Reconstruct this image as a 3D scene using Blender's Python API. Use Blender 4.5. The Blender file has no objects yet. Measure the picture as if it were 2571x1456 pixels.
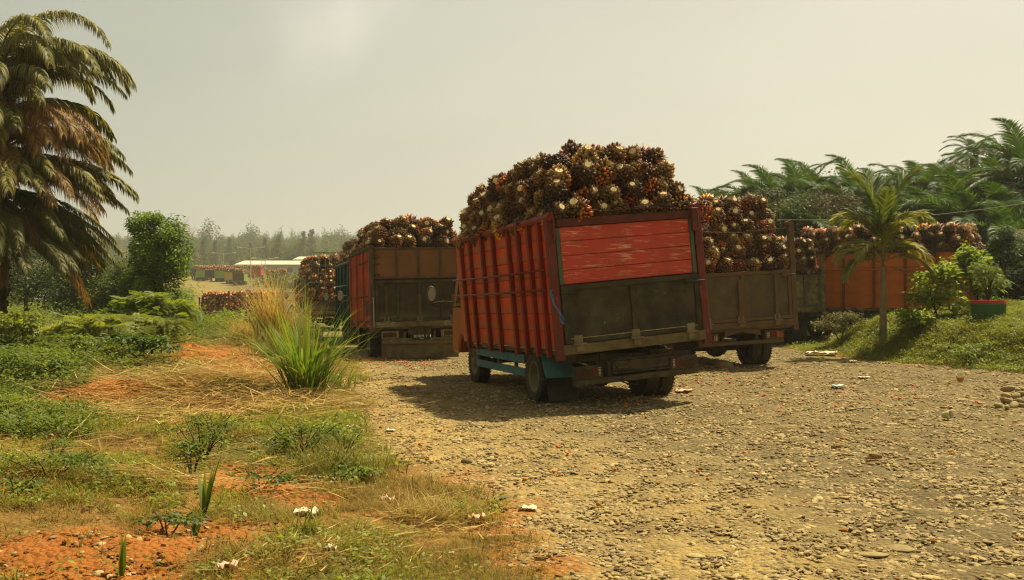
import bpy, math, random
import numpy as np
from mathutils import Vector, Matrix, Euler

# ------------------------------------------------------------------ scene, camera, light
scene = bpy.context.scene
COL = scene.collection
cam_data = bpy.data.cameras.new('camera')
cam_data.sensor_width = 36.0
cam_data.lens = 35.0
cam_data.shift_y = 15.0 / 2571.0
cam_data.clip_start = 0.1
cam_data.clip_end = 4000.0
cam = bpy.data.objects.new('camera', cam_data)
COL.objects.link(cam)
cam.location = (0.0, 0.0, 1.6)
cam.rotation_euler = (math.radians(90), 0, 0)
scene.camera = cam

SUN_DIR = Vector((0.35, 0.33, 0.90)).normalized()       # towards the sun
sun_el = math.asin(SUN_DIR.z)
sun_az = math.atan2(SUN_DIR.x, SUN_DIR.y)
world = bpy.data.worlds.new('World')
scene.world = world
world.use_nodes = True
wn, wl = world.node_tree.nodes, world.node_tree.links
wn.clear()
w_out = wn.new('ShaderNodeOutputWorld')
w_bg = wn.new('ShaderNodeBackground')
w_bg.inputs['Strength'].default_value = 0.1
w_sky = wn.new('ShaderNodeTexSky')
w_sky.sky_type = 'NISHITA'
w_sky.sun_disc = False
w_sky.sun_elevation = sun_el
w_sky.sun_rotation = sun_az
w_sky.dust_density = 6.0
w_sky.air_density = 1.5
w_tc = wn.new('ShaderNodeTexCoord')
# thick bright haze: brighter towards the sun's side of the sky
w_dot = wn.new('ShaderNodeVectorMath'); w_dot.operation = 'DOT_PRODUCT'
w_dot.inputs[1].default_value = (0.80, 0.50, -0.10)
wl.new(w_tc.outputs['Generated'], w_dot.inputs[0])
w_ramp = wn.new('ShaderNodeValToRGB')
w_ramp.color_ramp.elements[0].position = 0.0
w_ramp.color_ramp.elements[0].color = (0.44, 0.455, 0.375, 1)
w_ramp.color_ramp.elements[1].position = 0.85
w_ramp.color_ramp.elements[1].color = (0.80, 0.745, 0.585, 1)
wl.new(w_dot.outputs['Value'], w_ramp.inputs['Fac'])
# one soft cumulus high over the valley plus very faint large streaks
w_noise = wn.new('ShaderNodeTexNoise'); w_noise.inputs['Scale'].default_value = 9.0
w_noise.inputs['Detail'].default_value = 6.0
wl.new(w_tc.outputs['Generated'], w_noise.inputs['Vector'])
w_cd = wn.new('ShaderNodeVectorMath'); w_cd.operation = 'DISTANCE'
w_cd.inputs[1].default_value = Vector((-0.160, 0.95, 0.262)).normalized()
wl.new(w_tc.outputs['Generated'], w_cd.inputs[0])
w_c1 = wn.new('ShaderNodeMath'); w_c1.operation = 'MULTIPLY_ADD'
w_c1.inputs[1].default_value = 0.16; w_c1.inputs[2].default_value = -0.085
wl.new(w_noise.outputs['Fac'], w_c1.inputs[0])
w_c2 = wn.new('ShaderNodeMath'); w_c2.operation = 'ADD'
wl.new(w_cd.outputs['Value'], w_c2.inputs[0]); wl.new(w_c1.outputs[0], w_c2.inputs[1])
w_c3 = wn.new('ShaderNodeMapRange'); w_c3.interpolation_type = 'SMOOTHSTEP'
w_c3.inputs['From Min'].default_value = 0.075; w_c3.inputs['From Max'].default_value = -0.03
w_c3.inputs['To Min'].default_value = 0.0; w_c3.inputs['To Max'].default_value = 0.6
wl.new(w_c2.outputs[0], w_c3.inputs['Value'])
w_mc = wn.new('ShaderNodeMixRGB')
w_mc.inputs['Color2'].default_value = (0.84, 0.79, 0.66, 1)
wl.new(w_c3.outputs['Result'], w_mc.inputs['Fac'])
wl.new(w_ramp.outputs['Color'], w_mc.inputs['Color1'])
w_mul = wn.new('ShaderNodeVectorMath'); w_mul.operation = 'SCALE'
w_el = wn.new('ShaderNodeSeparateXYZ'); wl.new(w_tc.outputs['Generated'], w_el.inputs[0])
w_er = wn.new('ShaderNodeMapRange'); w_er.interpolation_type = 'SMOOTHSTEP'   # hazy skies are brightest near the horizon
w_er.inputs['From Min'].default_value = 0.25; w_er.inputs['From Max'].default_value = 0.95
w_er.inputs['To Min'].default_value = 5.95; w_er.inputs['To Max'].default_value = 3.7
wl.new(w_el.outputs['Z'], w_er.inputs['Value']); wl.new(w_er.outputs['Result'], w_mul.inputs['Scale'])
w_n2 = wn.new('ShaderNodeTexNoise'); w_n2.inputs['Scale'].default_value = 2.2; w_n2.inputs['Detail'].default_value = 5.0
w_mp = wn.new('ShaderNodeMapping'); w_mp.inputs['Scale'].default_value = (1, 1, 3.5)
wl.new(w_tc.outputs['Generated'], w_mp.inputs['Vector']); wl.new(w_mp.outputs[0], w_n2.inputs['Vector'])
w_v = wn.new('ShaderNodeMapRange'); w_v.inputs['From Min'].default_value = 0.3; w_v.inputs['From Max'].default_value = 0.7; w_v.inputs['To Min'].default_value = 0.94; w_v.inputs['To Max'].default_value = 1.04
wl.new(w_n2.outputs['Fac'], w_v.inputs['Value'])
w_sc = wn.new('ShaderNodeVectorMath'); w_sc.operation = 'SCALE'
wl.new(w_mc.outputs['Color'], w_sc.inputs[0]); wl.new(w_v.outputs['Result'], w_sc.inputs['Scale'])
wl.new(w_sc.outputs[0], w_mul.inputs[0])
w_mix = wn.new('ShaderNodeMixRGB'); w_mix.inputs['Fac'].default_value = 0.93
wl.new(w_sky.outputs['Color'], w_mix.inputs['Color1'])
wl.new(w_mul.outputs[0], w_mix.inputs['Color2'])
wl.new(w_mix.outputs['Color'], w_bg.inputs['Color'])
wl.new(w_bg.outputs[0], w_out.inputs['Surface'])

sun_data = bpy.data.lights.new('sun', 'SUN')
sun_data.energy = 5.0
sun_data.angle = math.radians(1.5)
sun_data.color = (1.0, 0.875, 0.62)
sun = bpy.data.objects.new('sun', sun_data)
COL.objects.link(sun)
sun.rotation_euler = SUN_DIR.to_track_quat('Z', 'Y').to_euler()
sun.location = (20, 20, 60)

scene.view_settings.view_transform = 'Standard'
scene.view_settings.look = 'None'
scene.view_settings.gamma = 1.0
scene.view_settings.use_curve_mapping = False
scene.view_settings.exposure = 0.78
scene.cycles.max_bounces = 6
scene.cycles.diffuse_bounces = 3
scene.cycles.glossy_bounces = 2
scene.cycles.transmission_bounces = 3
scene.cycles.transparent_max_bounces = 6
scene.cycles.volume_bounces = 1
scene.cycles.use_denoising = True
scene.cycles.filter_width = 1.15

R = math.radians
rnd = random.Random(7)
rng = np.random.default_rng(11)

# ------------------------------------------------------------------ helpers
def smooth(a, b, x):
    t = np.clip((x - a) / (b - a), 0, 1)
    return t * t * (3 - 2 * t)

_perm = np.random.default_rng(3).random((256, 256))
def vnoise(x, y):
    x = np.asarray(x, float); y = np.asarray(y, float)
    xi = np.floor(x).astype(int); yi = np.floor(y).astype(int)
    fx = x - xi; fy = y - yi
    fx = fx * fx * (3 - 2 * fx); fy = fy * fy * (3 - 2 * fy)
    a = _perm[xi & 255, yi & 255]; b = _perm[(xi + 1) & 255, yi & 255]
    c = _perm[xi & 255, (yi + 1) & 255]; d = _perm[(xi + 1) & 255, (yi + 1) & 255]
    return (a * (1 - fx) + b * fx) * (1 - fy) + (c * (1 - fx) + d * fx) * fy
def fbm(x, y, o=4):
    s = 0; a = 0.5; f = 1.0
    for i in range(o):
        s = s + a * vnoise(x * f + 17.3 * i, y * f + 9.1 * i); a *= 0.5; f *= 2.03
    return s

def tag(o, label=None, cat=None, group=None, kind=None):
    if label: o['label'] = label
    if cat: o['category'] = cat
    if group: o['group'] = group
    if kind: o['kind'] = kind
    return o
def empty(name, loc=(0, 0, 0), rot=(0, 0, 0)):
    o = bpy.data.objects.new(name, None)
    o.location = loc; o.rotation_euler = rot; o.empty_display_size = 0.3
    COL.objects.link(o)
    return o
def new_obj(name, me, parent=None, loc=(0, 0, 0), rot=(0, 0, 0), scl=(1, 1, 1), link=True):
    o = bpy.data.objects.new(name, me)
    o.location = loc; o.rotation_euler = rot; o.scale = scl
    if parent: o.parent = parent
    if link: COL.objects.link(o)
    return o
def np_mesh(name, V, Q=None, T=None, col=None, mat=None, smooth_=False):
    V = np.asarray(V, np.float32).reshape(-1, 3)
    me = bpy.data.meshes.new(name)
    me.vertices.add(len(V)); me.vertices.foreach_set('co', V.ravel())
    li = []; ls = []; n = 0
    if Q is not None and len(Q):
        Q = np.asarray(Q, np.int32); li.append(Q.ravel()); ls.append(np.arange(len(Q), dtype=np.int32) * 4); n = Q.size
    if T is not None and len(T):
        T = np.asarray(T, np.int32); li.append(T.ravel()); ls.append(n + np.arange(len(T), dtype=np.int32) * 3)
    li = np.concatenate(li); ls = np.concatenate(ls)
    me.loops.add(len(li)); me.loops.foreach_set('vertex_index', li)
    me.polygons.add(len(ls)); me.polygons.foreach_set('loop_start', ls)
    me.update(calc_edges=True)
    if col is not None:
        a = me.color_attributes.new('Col', 'FLOAT_COLOR', 'POINT')
        c = np.ones((len(V), 4), np.float32); c[:, :3] = col
        a.data.foreach_set('color', c.ravel())
    if smooth_: me.shade_smooth()
    if mat: me.materials.append(mat)
    return me

class MB:
    """collects simple solids; build() links them as one mesh object"""
    def __init__(s, xf=None):
        s.v = []; s.f = []; s.xf = xf or Matrix.Identity(4)
    def add(s, vs, fs):
        n = len(s.v)
        s.v += [s.xf @ Vector(v) for v in vs]
        s.f += [tuple(i + n for i in f) for f in fs]
        return s
    def box(s, c, d, rot=None):
        hx, hy, hz = d[0] / 2, d[1] / 2, d[2] / 2
        m = Matrix.Translation(Vector(c))
        if rot: m = m @ Euler(rot).to_matrix().to_4x4()
        vs = [m @ Vector((x * hx, y * hy, z * hz)) for x in (-1, 1) for y in (-1, 1) for z in (-1, 1)]
        return s.add(vs, [(0, 1, 3, 2), (4, 6, 7, 5), (0, 4, 5, 1), (2, 3, 7, 6), (0, 2, 6, 4), (1, 5, 7, 3)])
    def bx(s, x0, x1, y0, y1, z0, z1):
        return s.box(((x0 + x1) / 2, (y0 + y1) / 2, (z0 + z1) / 2), (abs(x1 - x0), abs(y1 - y0), abs(z1 - z0)))
    def tube(s, pts, r, n=8, cap=True):
        pts = [Vector(p) for p in pts]
        rr = r if isinstance(r, (list, tuple)) else [r] * len(pts)
        vs = []; fs = []
        up = Vector((0, 0, 1))
        for i, p in enumerate(pts):
            d = (pts[min(i + 1, len(pts) - 1)] - pts[max(i - 1, 0)]).normalized()
            a = d.cross(up)
            if a.length < 1e-3: a = d.cross(Vector((1, 0, 0)))
            a.normalize(); b = d.cross(a).normalized()
            for k in range(n):
                t = 2 * math.pi * k / n
                vs.append(p + (a * math.cos(t) + b * math.sin(t)) * rr[i])
        for i in range(len(pts) - 1):
            for k in range(n):
                k2 = (k + 1) % n
                fs.append((i * n + k, i * n + k2, (i + 1) * n + k2, (i + 1) * n + k))
        if cap:
            fs.append(tuple(range(n))[::-1]); m = (len(pts) - 1) * n
            fs.append(tuple(range(m, m + n)))
        return s.add(vs, fs)
    def lathe(s, prof, n=24, axis='X', c=(0, 0, 0)):
        """prof: list of (along, radius)"""
        vs = []; fs = []
        for a, r in prof:
            for k in range(n):
                t = 2 * math.pi * k / n
                p = (a, r * math.cos(t), r * math.sin(t)) if axis == 'X' else ((r * math.cos(t), a, r * math.sin(t)) if axis == 'Y' else (r * math.cos(t), r * math.sin(t), a))
                vs.append(Vector(p) + Vector(c))
        for i in range(len(prof) - 1):
            for k in range(n):
                k2 = (k + 1) % n
                fs.append((i * n + k, i * n + k2, (i + 1) * n + k2, (i + 1) * n + k))
        return s.add(vs, fs)
    def prism(s, poly, a0, a1, axis='X'):
        """poly of (p,q) extruded along the axis from a0 to a1"""
        n = len(poly)
        def P(a, p, q):
            return (a, p, q) if axis == 'X' else ((p, a, q) if axis == 'Y' else (p, q, a))
        vs = [P(a0, *pq) for pq in poly] + [P(a1, *pq) for pq in poly]
        fs = [tuple(range(n)), tuple(range(2 * n - 1, n - 1, -1))]
        fs += [(i, n + i, n + (i + 1) % n, (i + 1) % n) for i in range(n)]
        return s.add(vs, fs)
    def mesh(s, name, mat=None, sm=False):
        me = bpy.data.meshes.new(name)
        me.from_pydata([tuple(v) for v in s.v], [], s.f)
        import bmesh
        bm = bmesh.new(); bm.from_mesh(me); bmesh.ops.recalc_face_normals(bm, faces=bm.faces); bm.to_mesh(me); bm.free()
        if mat: me.materials.append(mat)
        if sm: me.shade_smooth()
        return me
    def build(s, name, mat=None, parent=None, bev=0, sm=False, **kw):
        o = new_obj(name, s.mesh(name, mat, sm), parent, **kw)
        if bev:
            b = o.modifiers.new('bevel', 'BEVEL'); b.width = bev; b.segments = 1; b.limit_method = 'ANGLE'
        return o
def copy_part(src, name, parent, loc=None, rot=None, scl=None):
    c = src.copy(); c.name = name; COL.objects.link(c); c.parent = parent
    if loc is not None: c.location = loc
    if rot is not None: c.rotation_euler = rot
    if scl is not None: c.scale = scl
    return c

# ------------------------------------------------------------------ materials
def warm(c):
    """overall warm colour grade put into every paint: less blue"""
    return None if c is None else (c[0], c[1] * .97, c[2] * .78)
def M(name, c, c2=None, scale=6.0, rough=0.75, metal=0.0, bump=0.0, bscale=60.0, dirt=None, damt=0.5, dscale=3.0,
      attr=False, rand=0.0, transl=0.0, scratch=None, sfreq=(4, 4, 60), samt=0.62, spec=0.14, plate=False, emit=None, low=None):
    c, c2, dirt, scratch = warm(c), warm(c2), warm(dirt), warm(scratch)
    m = bpy.data.materials.new(name); m.use_nodes = True
    n, l = m.node_tree.nodes, m.node_tree.links
    bs = n['Principled BSDF']; out = n['Material Output']
    bs.inputs['Roughness'].default_value = rough; bs.inputs['Metallic'].default_value = metal
    bs.inputs['Specular IOR Level'].default_value = spec
    tc = n.new('ShaderNodeTexCoord').outputs['Object']
    def noise(sc, det=4, vec=tc, r=0.55):
        x = n.new('ShaderNodeTexNoise'); x.inputs['Scale'].default_value = sc; x.inputs['Detail'].default_value = det
        x.inputs['Roughness'].default_value = r; l.new(vec, x.inputs['Vector']); return x.outputs['Fac']
    def ramp(x, a, b):
        y = n.new('ShaderNodeMapRange'); y.inputs['From Min'].default_value = a; y.inputs['From Max'].default_value = b
        l.new(x, y.inputs['Value']); return y.outputs['Result']
    def mix(f, a, b, t='MIX'):
        x = n.new('ShaderNodeMixRGB'); x.blend_type = t
        for s, v in (('Fac', f), ('Color1', a), ('Color2', b)):
            if isinstance(v, (tuple, list)): x.inputs[s].default_value = (*v, 1)
            elif isinstance(v, (int, float)): x.inputs[s].default_value = v
            else: l.new(v, x.inputs[s])
        return x.outputs['Color']
    if attr:
        a = n.new('ShaderNodeAttribute'); a.attribute_name = 'Col'; cur = mix(1.0, a.outputs['Color'], c, 'MULTIPLY')
        if c2 is not None: cur = mix(ramp(noise(scale), 0.35, 0.65), cur, mix(1.0, a.outputs['Color'], c2, 'MULTIPLY'))
    elif c2 is not None: cur = mix(ramp(noise(scale), 0.32, 0.68), c, c2)
    else: cur = mix(0.0, c, c)
    if rand:
        oi = n.new('ShaderNodeObjectInfo'); h = n.new('ShaderNodeHueSaturation')
        r1 = n.new('ShaderNodeMapRange'); r1.inputs['To Min'].default_value = 1 - rand; r1.inputs['To Max'].default_value = 1 + rand
        l.new(oi.outputs['Random'], r1.inputs['Value']); l.new(r1.outputs['Result'], h.inputs['Value'])
        r2 = n.new('ShaderNodeMapRange'); r2.inputs['To Min'].default_value = 0.5 - rand * 0.02; r2.inputs['To Max'].default_value = 0.5 + rand * 0.015
        l.new(oi.outputs['Random'], r2.inputs['Value']); l.new(r2.outputs['Result'], h.inputs['Hue'])
        l.new(cur, h.inputs['Color']); cur = h.outputs['Color']
    if plate:
        mp = n.new('ShaderNodeMapping'); mp.inputs['Rotation'].default_value = (0, R(45), 0); l.new(tc, mp.inputs['Vector'])
        ch = n.new('ShaderNodeTexChecker'); ch.inputs['Scale'].default_value = 38; l.new(mp.outputs[0], ch.inputs['Vector'])
        cur = mix(ramp(noise(30), .3, .7), cur, mix(ch.outputs['Fac'], cur, tuple(min(1, x * 1.9 + .012) for x in c)))
    if scratch:
        mp = n.new('ShaderNodeMapping'); mp.inputs['Scale'].default_value = sfreq; l.new(tc, mp.inputs['Vector'])
        s1 = ramp(noise(1.0, 8, mp.outputs[0], 0.7), samt, samt + 0.06)
        big = ramp(noise(1.6, 3), 0.42, 0.62)
        mm = n.new('ShaderNodeMath'); mm.operation = 'MULTIPLY'; l.new(s1, mm.inputs[0]); l.new(big, mm.inputs[1])
        cur = mix(mm.outputs[0], cur, scratch)
    if dirt:
        d1 = ramp(noise(dscale, 7, r=0.65), 0.40, 0.75)
        mm = n.new('ShaderNodeMath'); mm.operation = 'MULTIPLY'; l.new(d1, mm.inputs[0]); mm.inputs[1].default_value = damt
        cur = mix(mm.outputs[0], cur, dirt)
    if low:   # (z0, z1, colour): mud splashed up from the ground
        sp = n.new('ShaderNodeSeparateXYZ'); l.new(tc, sp.inputs[0])
        ad = n.new('ShaderNodeMath'); ad.operation = 'MULTIPLY_ADD'; ad.inputs[1].default_value = 0.5; l.new(noise(5, 5), ad.inputs[0]); l.new(sp.outputs['Z'], ad.inputs[2])
        cur = mix(ramp(ad.outputs[0], low[1] + .25, low[0] + .25), cur, low[2])
    l.new(cur, bs.inputs['Base Color'])
    if bump:
        b = n.new('ShaderNodeBump'); b.inputs['Strength'].default_value = bump; b.inputs['Distance'].default_value = 0.02
        l.new(noise(bscale, 4), b.inputs['Height']); l.new(b.outputs[0], bs.inputs['Normal'])
    if transl:
        tr = n.new('ShaderNodeBsdfTranslucent'); l.new(mix(1.0, cur, (1.5, 1.4, 0.7), 'MULTIPLY'), tr.inputs['Color'])
        ms = n.new('ShaderNodeMixShader'); ms.inputs[0].default_value = transl
        l.new(bs.outputs[0], ms.inputs[1]); l.new(tr.outputs[0], ms.inputs[2]); l.new(ms.outputs[0], out.inputs['Surface'])
    return m

DUST = (0.20, 0.155, 0.085)
m_black = M('rubber_black', (0.012, 0.011, 0.009), (0.022, 0.019, 0.014), rough=0.9, dirt=DUST, damt=0.22, bump=0.2, low=(0.05, 0.3, (0.06, 0.048, 0.028)))
m_steel = M('chassis_steel', (0.025, 0.021, 0.015), (0.055, 0.042, 0.026), rough=0.8, dirt=DUST, damt=0.45, dscale=5, bump=0.3)
m_rim = M('rim_paint', (0.17, 0.14, 0.09), (0.11, 0.09, 0.055), rough=0.6, dirt=DUST, damt=0.5)
m_beam = M('dusty_beam', (0.20, 0.155, 0.08), (0.12, 0.09, 0.048), rough=0.85, dirt=(0.035, 0.027, 0.016), damt=0.7, dscale=4, bump=0.4)
m_hinge = M('worn_steel', (0.22, 0.18, 0.11), (0.12, 0.09, 0.05), rough=0.5, metal=0.4)
m_galv = M('bare_steel', (0.35, 0.33, 0.27), (0.25, 0.23, 0.18), rough=0.4, metal=0.6)
m_glass = M('dark_glass', (0.015, 0.016, 0.014), rough=0.08, spec=0.6)
m_mirror = M('mirror_face', (0.40, 0.40, 0.36), rough=0.35, metal=0.3, dirt=(.3, .27, .2), damt=.3)
m_lampred = M('lens_red', (0.26, 0.016, 0.010), (0.14, 0.014, 0.01), rough=0.3, dirt=DUST, damt=0.3)
m_lampamber = M('lens_amber', (0.50, 0.14, 0.015), rough=0.3, dirt=DUST, damt=0.3)
m_lampclear = M('lens_clear', (0.42, 0.38, 0.27), rough=0.3, dirt=DUST, damt=0.3)
m_white = M('white_paint', (0.62, 0.60, 0.52), rough=0.5)
m_plate = M('plate_black', (0.012, 0.013, 0.012), rough=0.5, dirt=DUST, damt=0.15)
m_rope = M('blue_rope', (0.06, 0.15, 0.32), rough=0.9)
m_chain = M('rusty_chain', (0.06, 0.04, 0.022), (0.10, 0.065, 0.03), rough=0.8, metal=.3)
# leaves
m_leaf = M('leaf_green', (1, 1, 1), attr=True, rough=0.55, spec=0.28, transl=0.42)
m_leaf_dull = M('leaf_dull', (1, 1, 1), attr=True, rough=0.8, spec=0.15, transl=0.38)
m_bark = M('bark', (0.075, 0.055, 0.032), (0.035, 0.026, 0.016), scale=9, rough=0.95, bump=0.8, bscale=20)
m_palmbark = M('palm_trunk_bark', (0.24, 0.20, 0.13), (0.16, 0.13, 0.08), scale=5, rough=0.9, bump=0.5, bscale=14)
m_fruit = M('fruit_bunch', (1.35, 1.30, 1.3), attr=True, rough=0.5, spec=0.18, rand=0.34)
m_stalk = M('cut_stalk', (0.72, 0.58, 0.36), (0.50, 0.38, 0.21), scale=14, rough=0.9, rand=.25)
# ------------------------------------------------------------------ terrain
RE_Y = [-60, 2, 4, 5.6, 8.2, 11, 14.5, 19, 24, 29, 38, 45, 52, 60, 75, 1500]
RE_X = [3.0, 1.2, 0.55, 0.15, -0.75, -1.5, -2.2, -3.0, -3.9, -5.0, -7.4, -9.8, -12.6, -17, -30, -30]
def road_edge(y): return np.interp(y, RE_Y, RE_X)
BF_Y = [-60, 8, 12, 16, 18.5, 20.3, 22.5, 24.7, 27, 30, 60]
BF_X = [30, 22, 16, 12.6, 10.9, 10.0, 9.1, 8.4, 8.2, 8.6, 8.6]
def bank_foot(y): return np.interp(y, BF_Y, BF_X)
PR_Y = [0, 55, 80, 120, 160, 200, 240, 300, 370, 400, 470, 560, 700, 900, 1500]
PR_Z = [0, 0, -1.8, 0.0, 1.6, 3.5, 5.7, 7.4, 8.8, 10, 17, 25, 30, 31, 31]
def terrain(x, y, micro=True):
    x = np.asarray(x, float); y = np.asarray(y, float)
    z = np.interp(y, PR_Y, PR_Z)
    z = z + (y > 0) * 0.02 * np.clip(x - 0.2, 0, 4) * (1 - smooth(40, 70, y))
    e = road_edge(y)
    d = e - x                                     # metres left of the road edge
    near = 1 - smooth(31, 44, y)
    hm = np.interp(y, [0, 6, 12, 18, 25, 32], [0.05, 0.10, 0.22, 0.40, 0.54, 0.52])
    m = smooth(-0.1, 2.6, d) * near
    lump = (fbm(x * 0.55 + 3, y * 0.55) - 0.47) * (.45 + .4 * smooth(8, 14, y)) * smooth(0.2, 2.0, d) * near
    z = z + m * hm + lump
    lowl = smooth(0.5, 3.5, d) * smooth(31, 46, y) * (1 - smooth(60, 80, y))
    z = z - 1.35 * lowl
    # bank at right
    f = bank_foot(y)
    b = smooth(-0.1, 1.5, x - f) * (1 - smooth(26.6, 28.4, y)) * smooth(10, 15, y)
    z = z + b * (0.80 + 0.10 * np.clip(x - f - 1.0, 0, 6) + 0.5 * (fbm(x * 1.1, y * 1.1) - .47))
    z = z + smooth(5, 12, x) * smooth(36, 70, y) * 2.2 * (1 - smooth(150, 300, y))
    # roadside shoulder running by the far yard
    z = z + 1.4 * smooth(-26, -18, x) * smooth(90, 120, y) * (1 - smooth(230, 290, y))
    if micro:
        onroad = smooth(0.0, -0.6, d) * (1 - b)
        z = z + onroad * ((fbm(x * 0.5, y * 0.5) - .47) * 0.09 + (fbm(x * 3.1, y * 3.1, 3) - .44) * 0.035) * (1 - smooth(30, 60, y))
        z = z + (1 - onroad) * (fbm(x * 2.6, y * 2.6, 3) - .44) * 0.10 * (1 - smooth(30, 60, y))
        z = z + (vnoise(x * 11, y * 11) - .5) * 0.016 * (1 - smooth(20, 30, y))
    return z
def T1(x, y): return float(terrain(x, y))
F = 2500.0
def on_ground(u, v):
    """world point where the ray through photo position (u, v) meets the ground"""
    D = 3.0
    while D < 900:
        x = (u - 1285) / F * D
        if T1(x, D) >= 1.6 - (v - 743) / F * D: break
        D *= 1.004
    return x, D

def axis(parts):
    out = [parts[0][0]]
    for a, b, n in parts: out += list(np.linspace(a, b, n + 1)[1:])
    return np.array(out)
ys = axis([(-60, 2, 20), (2, 4, 20), (4, 14, 170), (14, 34, 230), (34, 60, 100), (60, 110, 60), (110, 320, 80), (320, 1500, 70)])
xs = axis([(-900, -200, 20), (-200, -60, 40), (-60, -14, 110), (-14, -5, 100), (-5, 9, 240), (9, 16, 80), (16, 60, 60), (60, 200, 20), (200, 900, 16)])
GX, GY = np.meshgrid(xs, ys)
GZ = terrain(GX, GY) + ((fbm(GX * 5.2, GY * 5.2, 3) - .44) * .05 + (vnoise(GX * 9, GY * 9) - .5) * .02) * (1 - smooth(18, 34, GY)) * (GY > 0)
V = np.stack([GX, GY, GZ], -1).reshape(-1, 3)
nx, ny = len(xs), len(ys)
idx = np.arange(nx * ny).reshape(ny, nx)
Q = np.stack([idx[:-1, :-1], idx[:-1, 1:], idx[1:, 1:], idx[1:, :-1]], -1).reshape(-1, 4)
xx, yy = V[:, 0], V[:, 1]
def road_mask(x, y):
    d = x - road_edge(y)
    w = (fbm(x * 0.9, y * 0.9) - .47) * 1.6
    a = smooth(-0.25, 0.55, d + w)
    f = bank_foot(y) - x
    a = a * np.where(y < 34, smooth(-0.2, 0.7, f + w * .8), smooth(-1.5, 1, 13 - x + w))
    far = smooth(60, 78, y)
    road_l = smooth(2.5, 0.5, np.abs(x - np.interp(y, [60, 80, 120, 160, 200, 240, 300], [-19, -23, -33, -42, -58, -72, -80])) - np.interp(y, [60, 80, 160, 240, 300], [3.5, 4.5, 7, 17, 22]))
    road_r = smooth(2.0, 0.0, np.abs(x - np.interp(y, [60, 80, 120, 160, 200, 240, 300], [-14, -18, -26, -36, -47, -57, -66])) - 5.0)
    fr = np.maximum(road_l, road_r) * (y < 330)
    return a * (1 - far) + fr * far
SOIL = []   # (x, y, rx, ry, amount) bare orange earth
for u, v, ru, rv, am in [(200, 1400, 520, 95, 1.0), (620, 1225, 280, 45, 1.0), (480, 1330, 260, 50, .9), (600, 920, 120, 30, .9), (250, 985, 150, 35, 1), (330, 960, 60, 30, .8), (530, 880, 90, 20, .9),
                         (420, 1150, 60, 20, .6), (1260, 1300, 120, 90, .75), (1180, 1210, 90, 30, .8), (1390, 1420, 130, 40, .8), (1020, 1180, 60, 60, .5), (760, 1250, 160, 30, .8)]:
    x0, y0 = on_ground(u, v)
    SOIL.append((x0, y0, ru / F * y0, max(0.25, rv * y0 * y0 / (F * 1.45)), am))
def soil_mask(x, y):
    s = np.zeros_like(x)
    w = (fbm(x * 2.2 + 5, y * 2.2) - .47) * 1.5
    for a, b, ra, rb, am in SOIL:
        q = np.sqrt(((x - a) / ra) ** 2 + ((y - b) / rb) ** 2) + w
        s = np.maximum(s, am * smooth(1.15, 0.55, q))
    return s
def green_mask(x, y):
    """where live grass and weeds win over dry straw"""
    g = fbm(x * 0.45 + 40, y * 0.45) * 1.2
    left = smooth(-4.0, -6.5, x + 0.12 * (y - 10)) * smooth(4, 8, y) * 0.55
    return np.clip(smooth(0.50, 0.70, g + left * 0.5), 0, 1)
MR = road_mask(xx, yy); MS = soil_mask(xx, yy) * (1 - MR * 0.55); MG = green_mask(xx, yy)
MG = np.maximum(MG, smooth(0, .8, xx - bank_foot(yy)) * (yy < 60))
MG = np.maximum(MG, smooth(60, 90, yy)); MR = MR * (1 - .60 * smooth(60, 90, yy))

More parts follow.
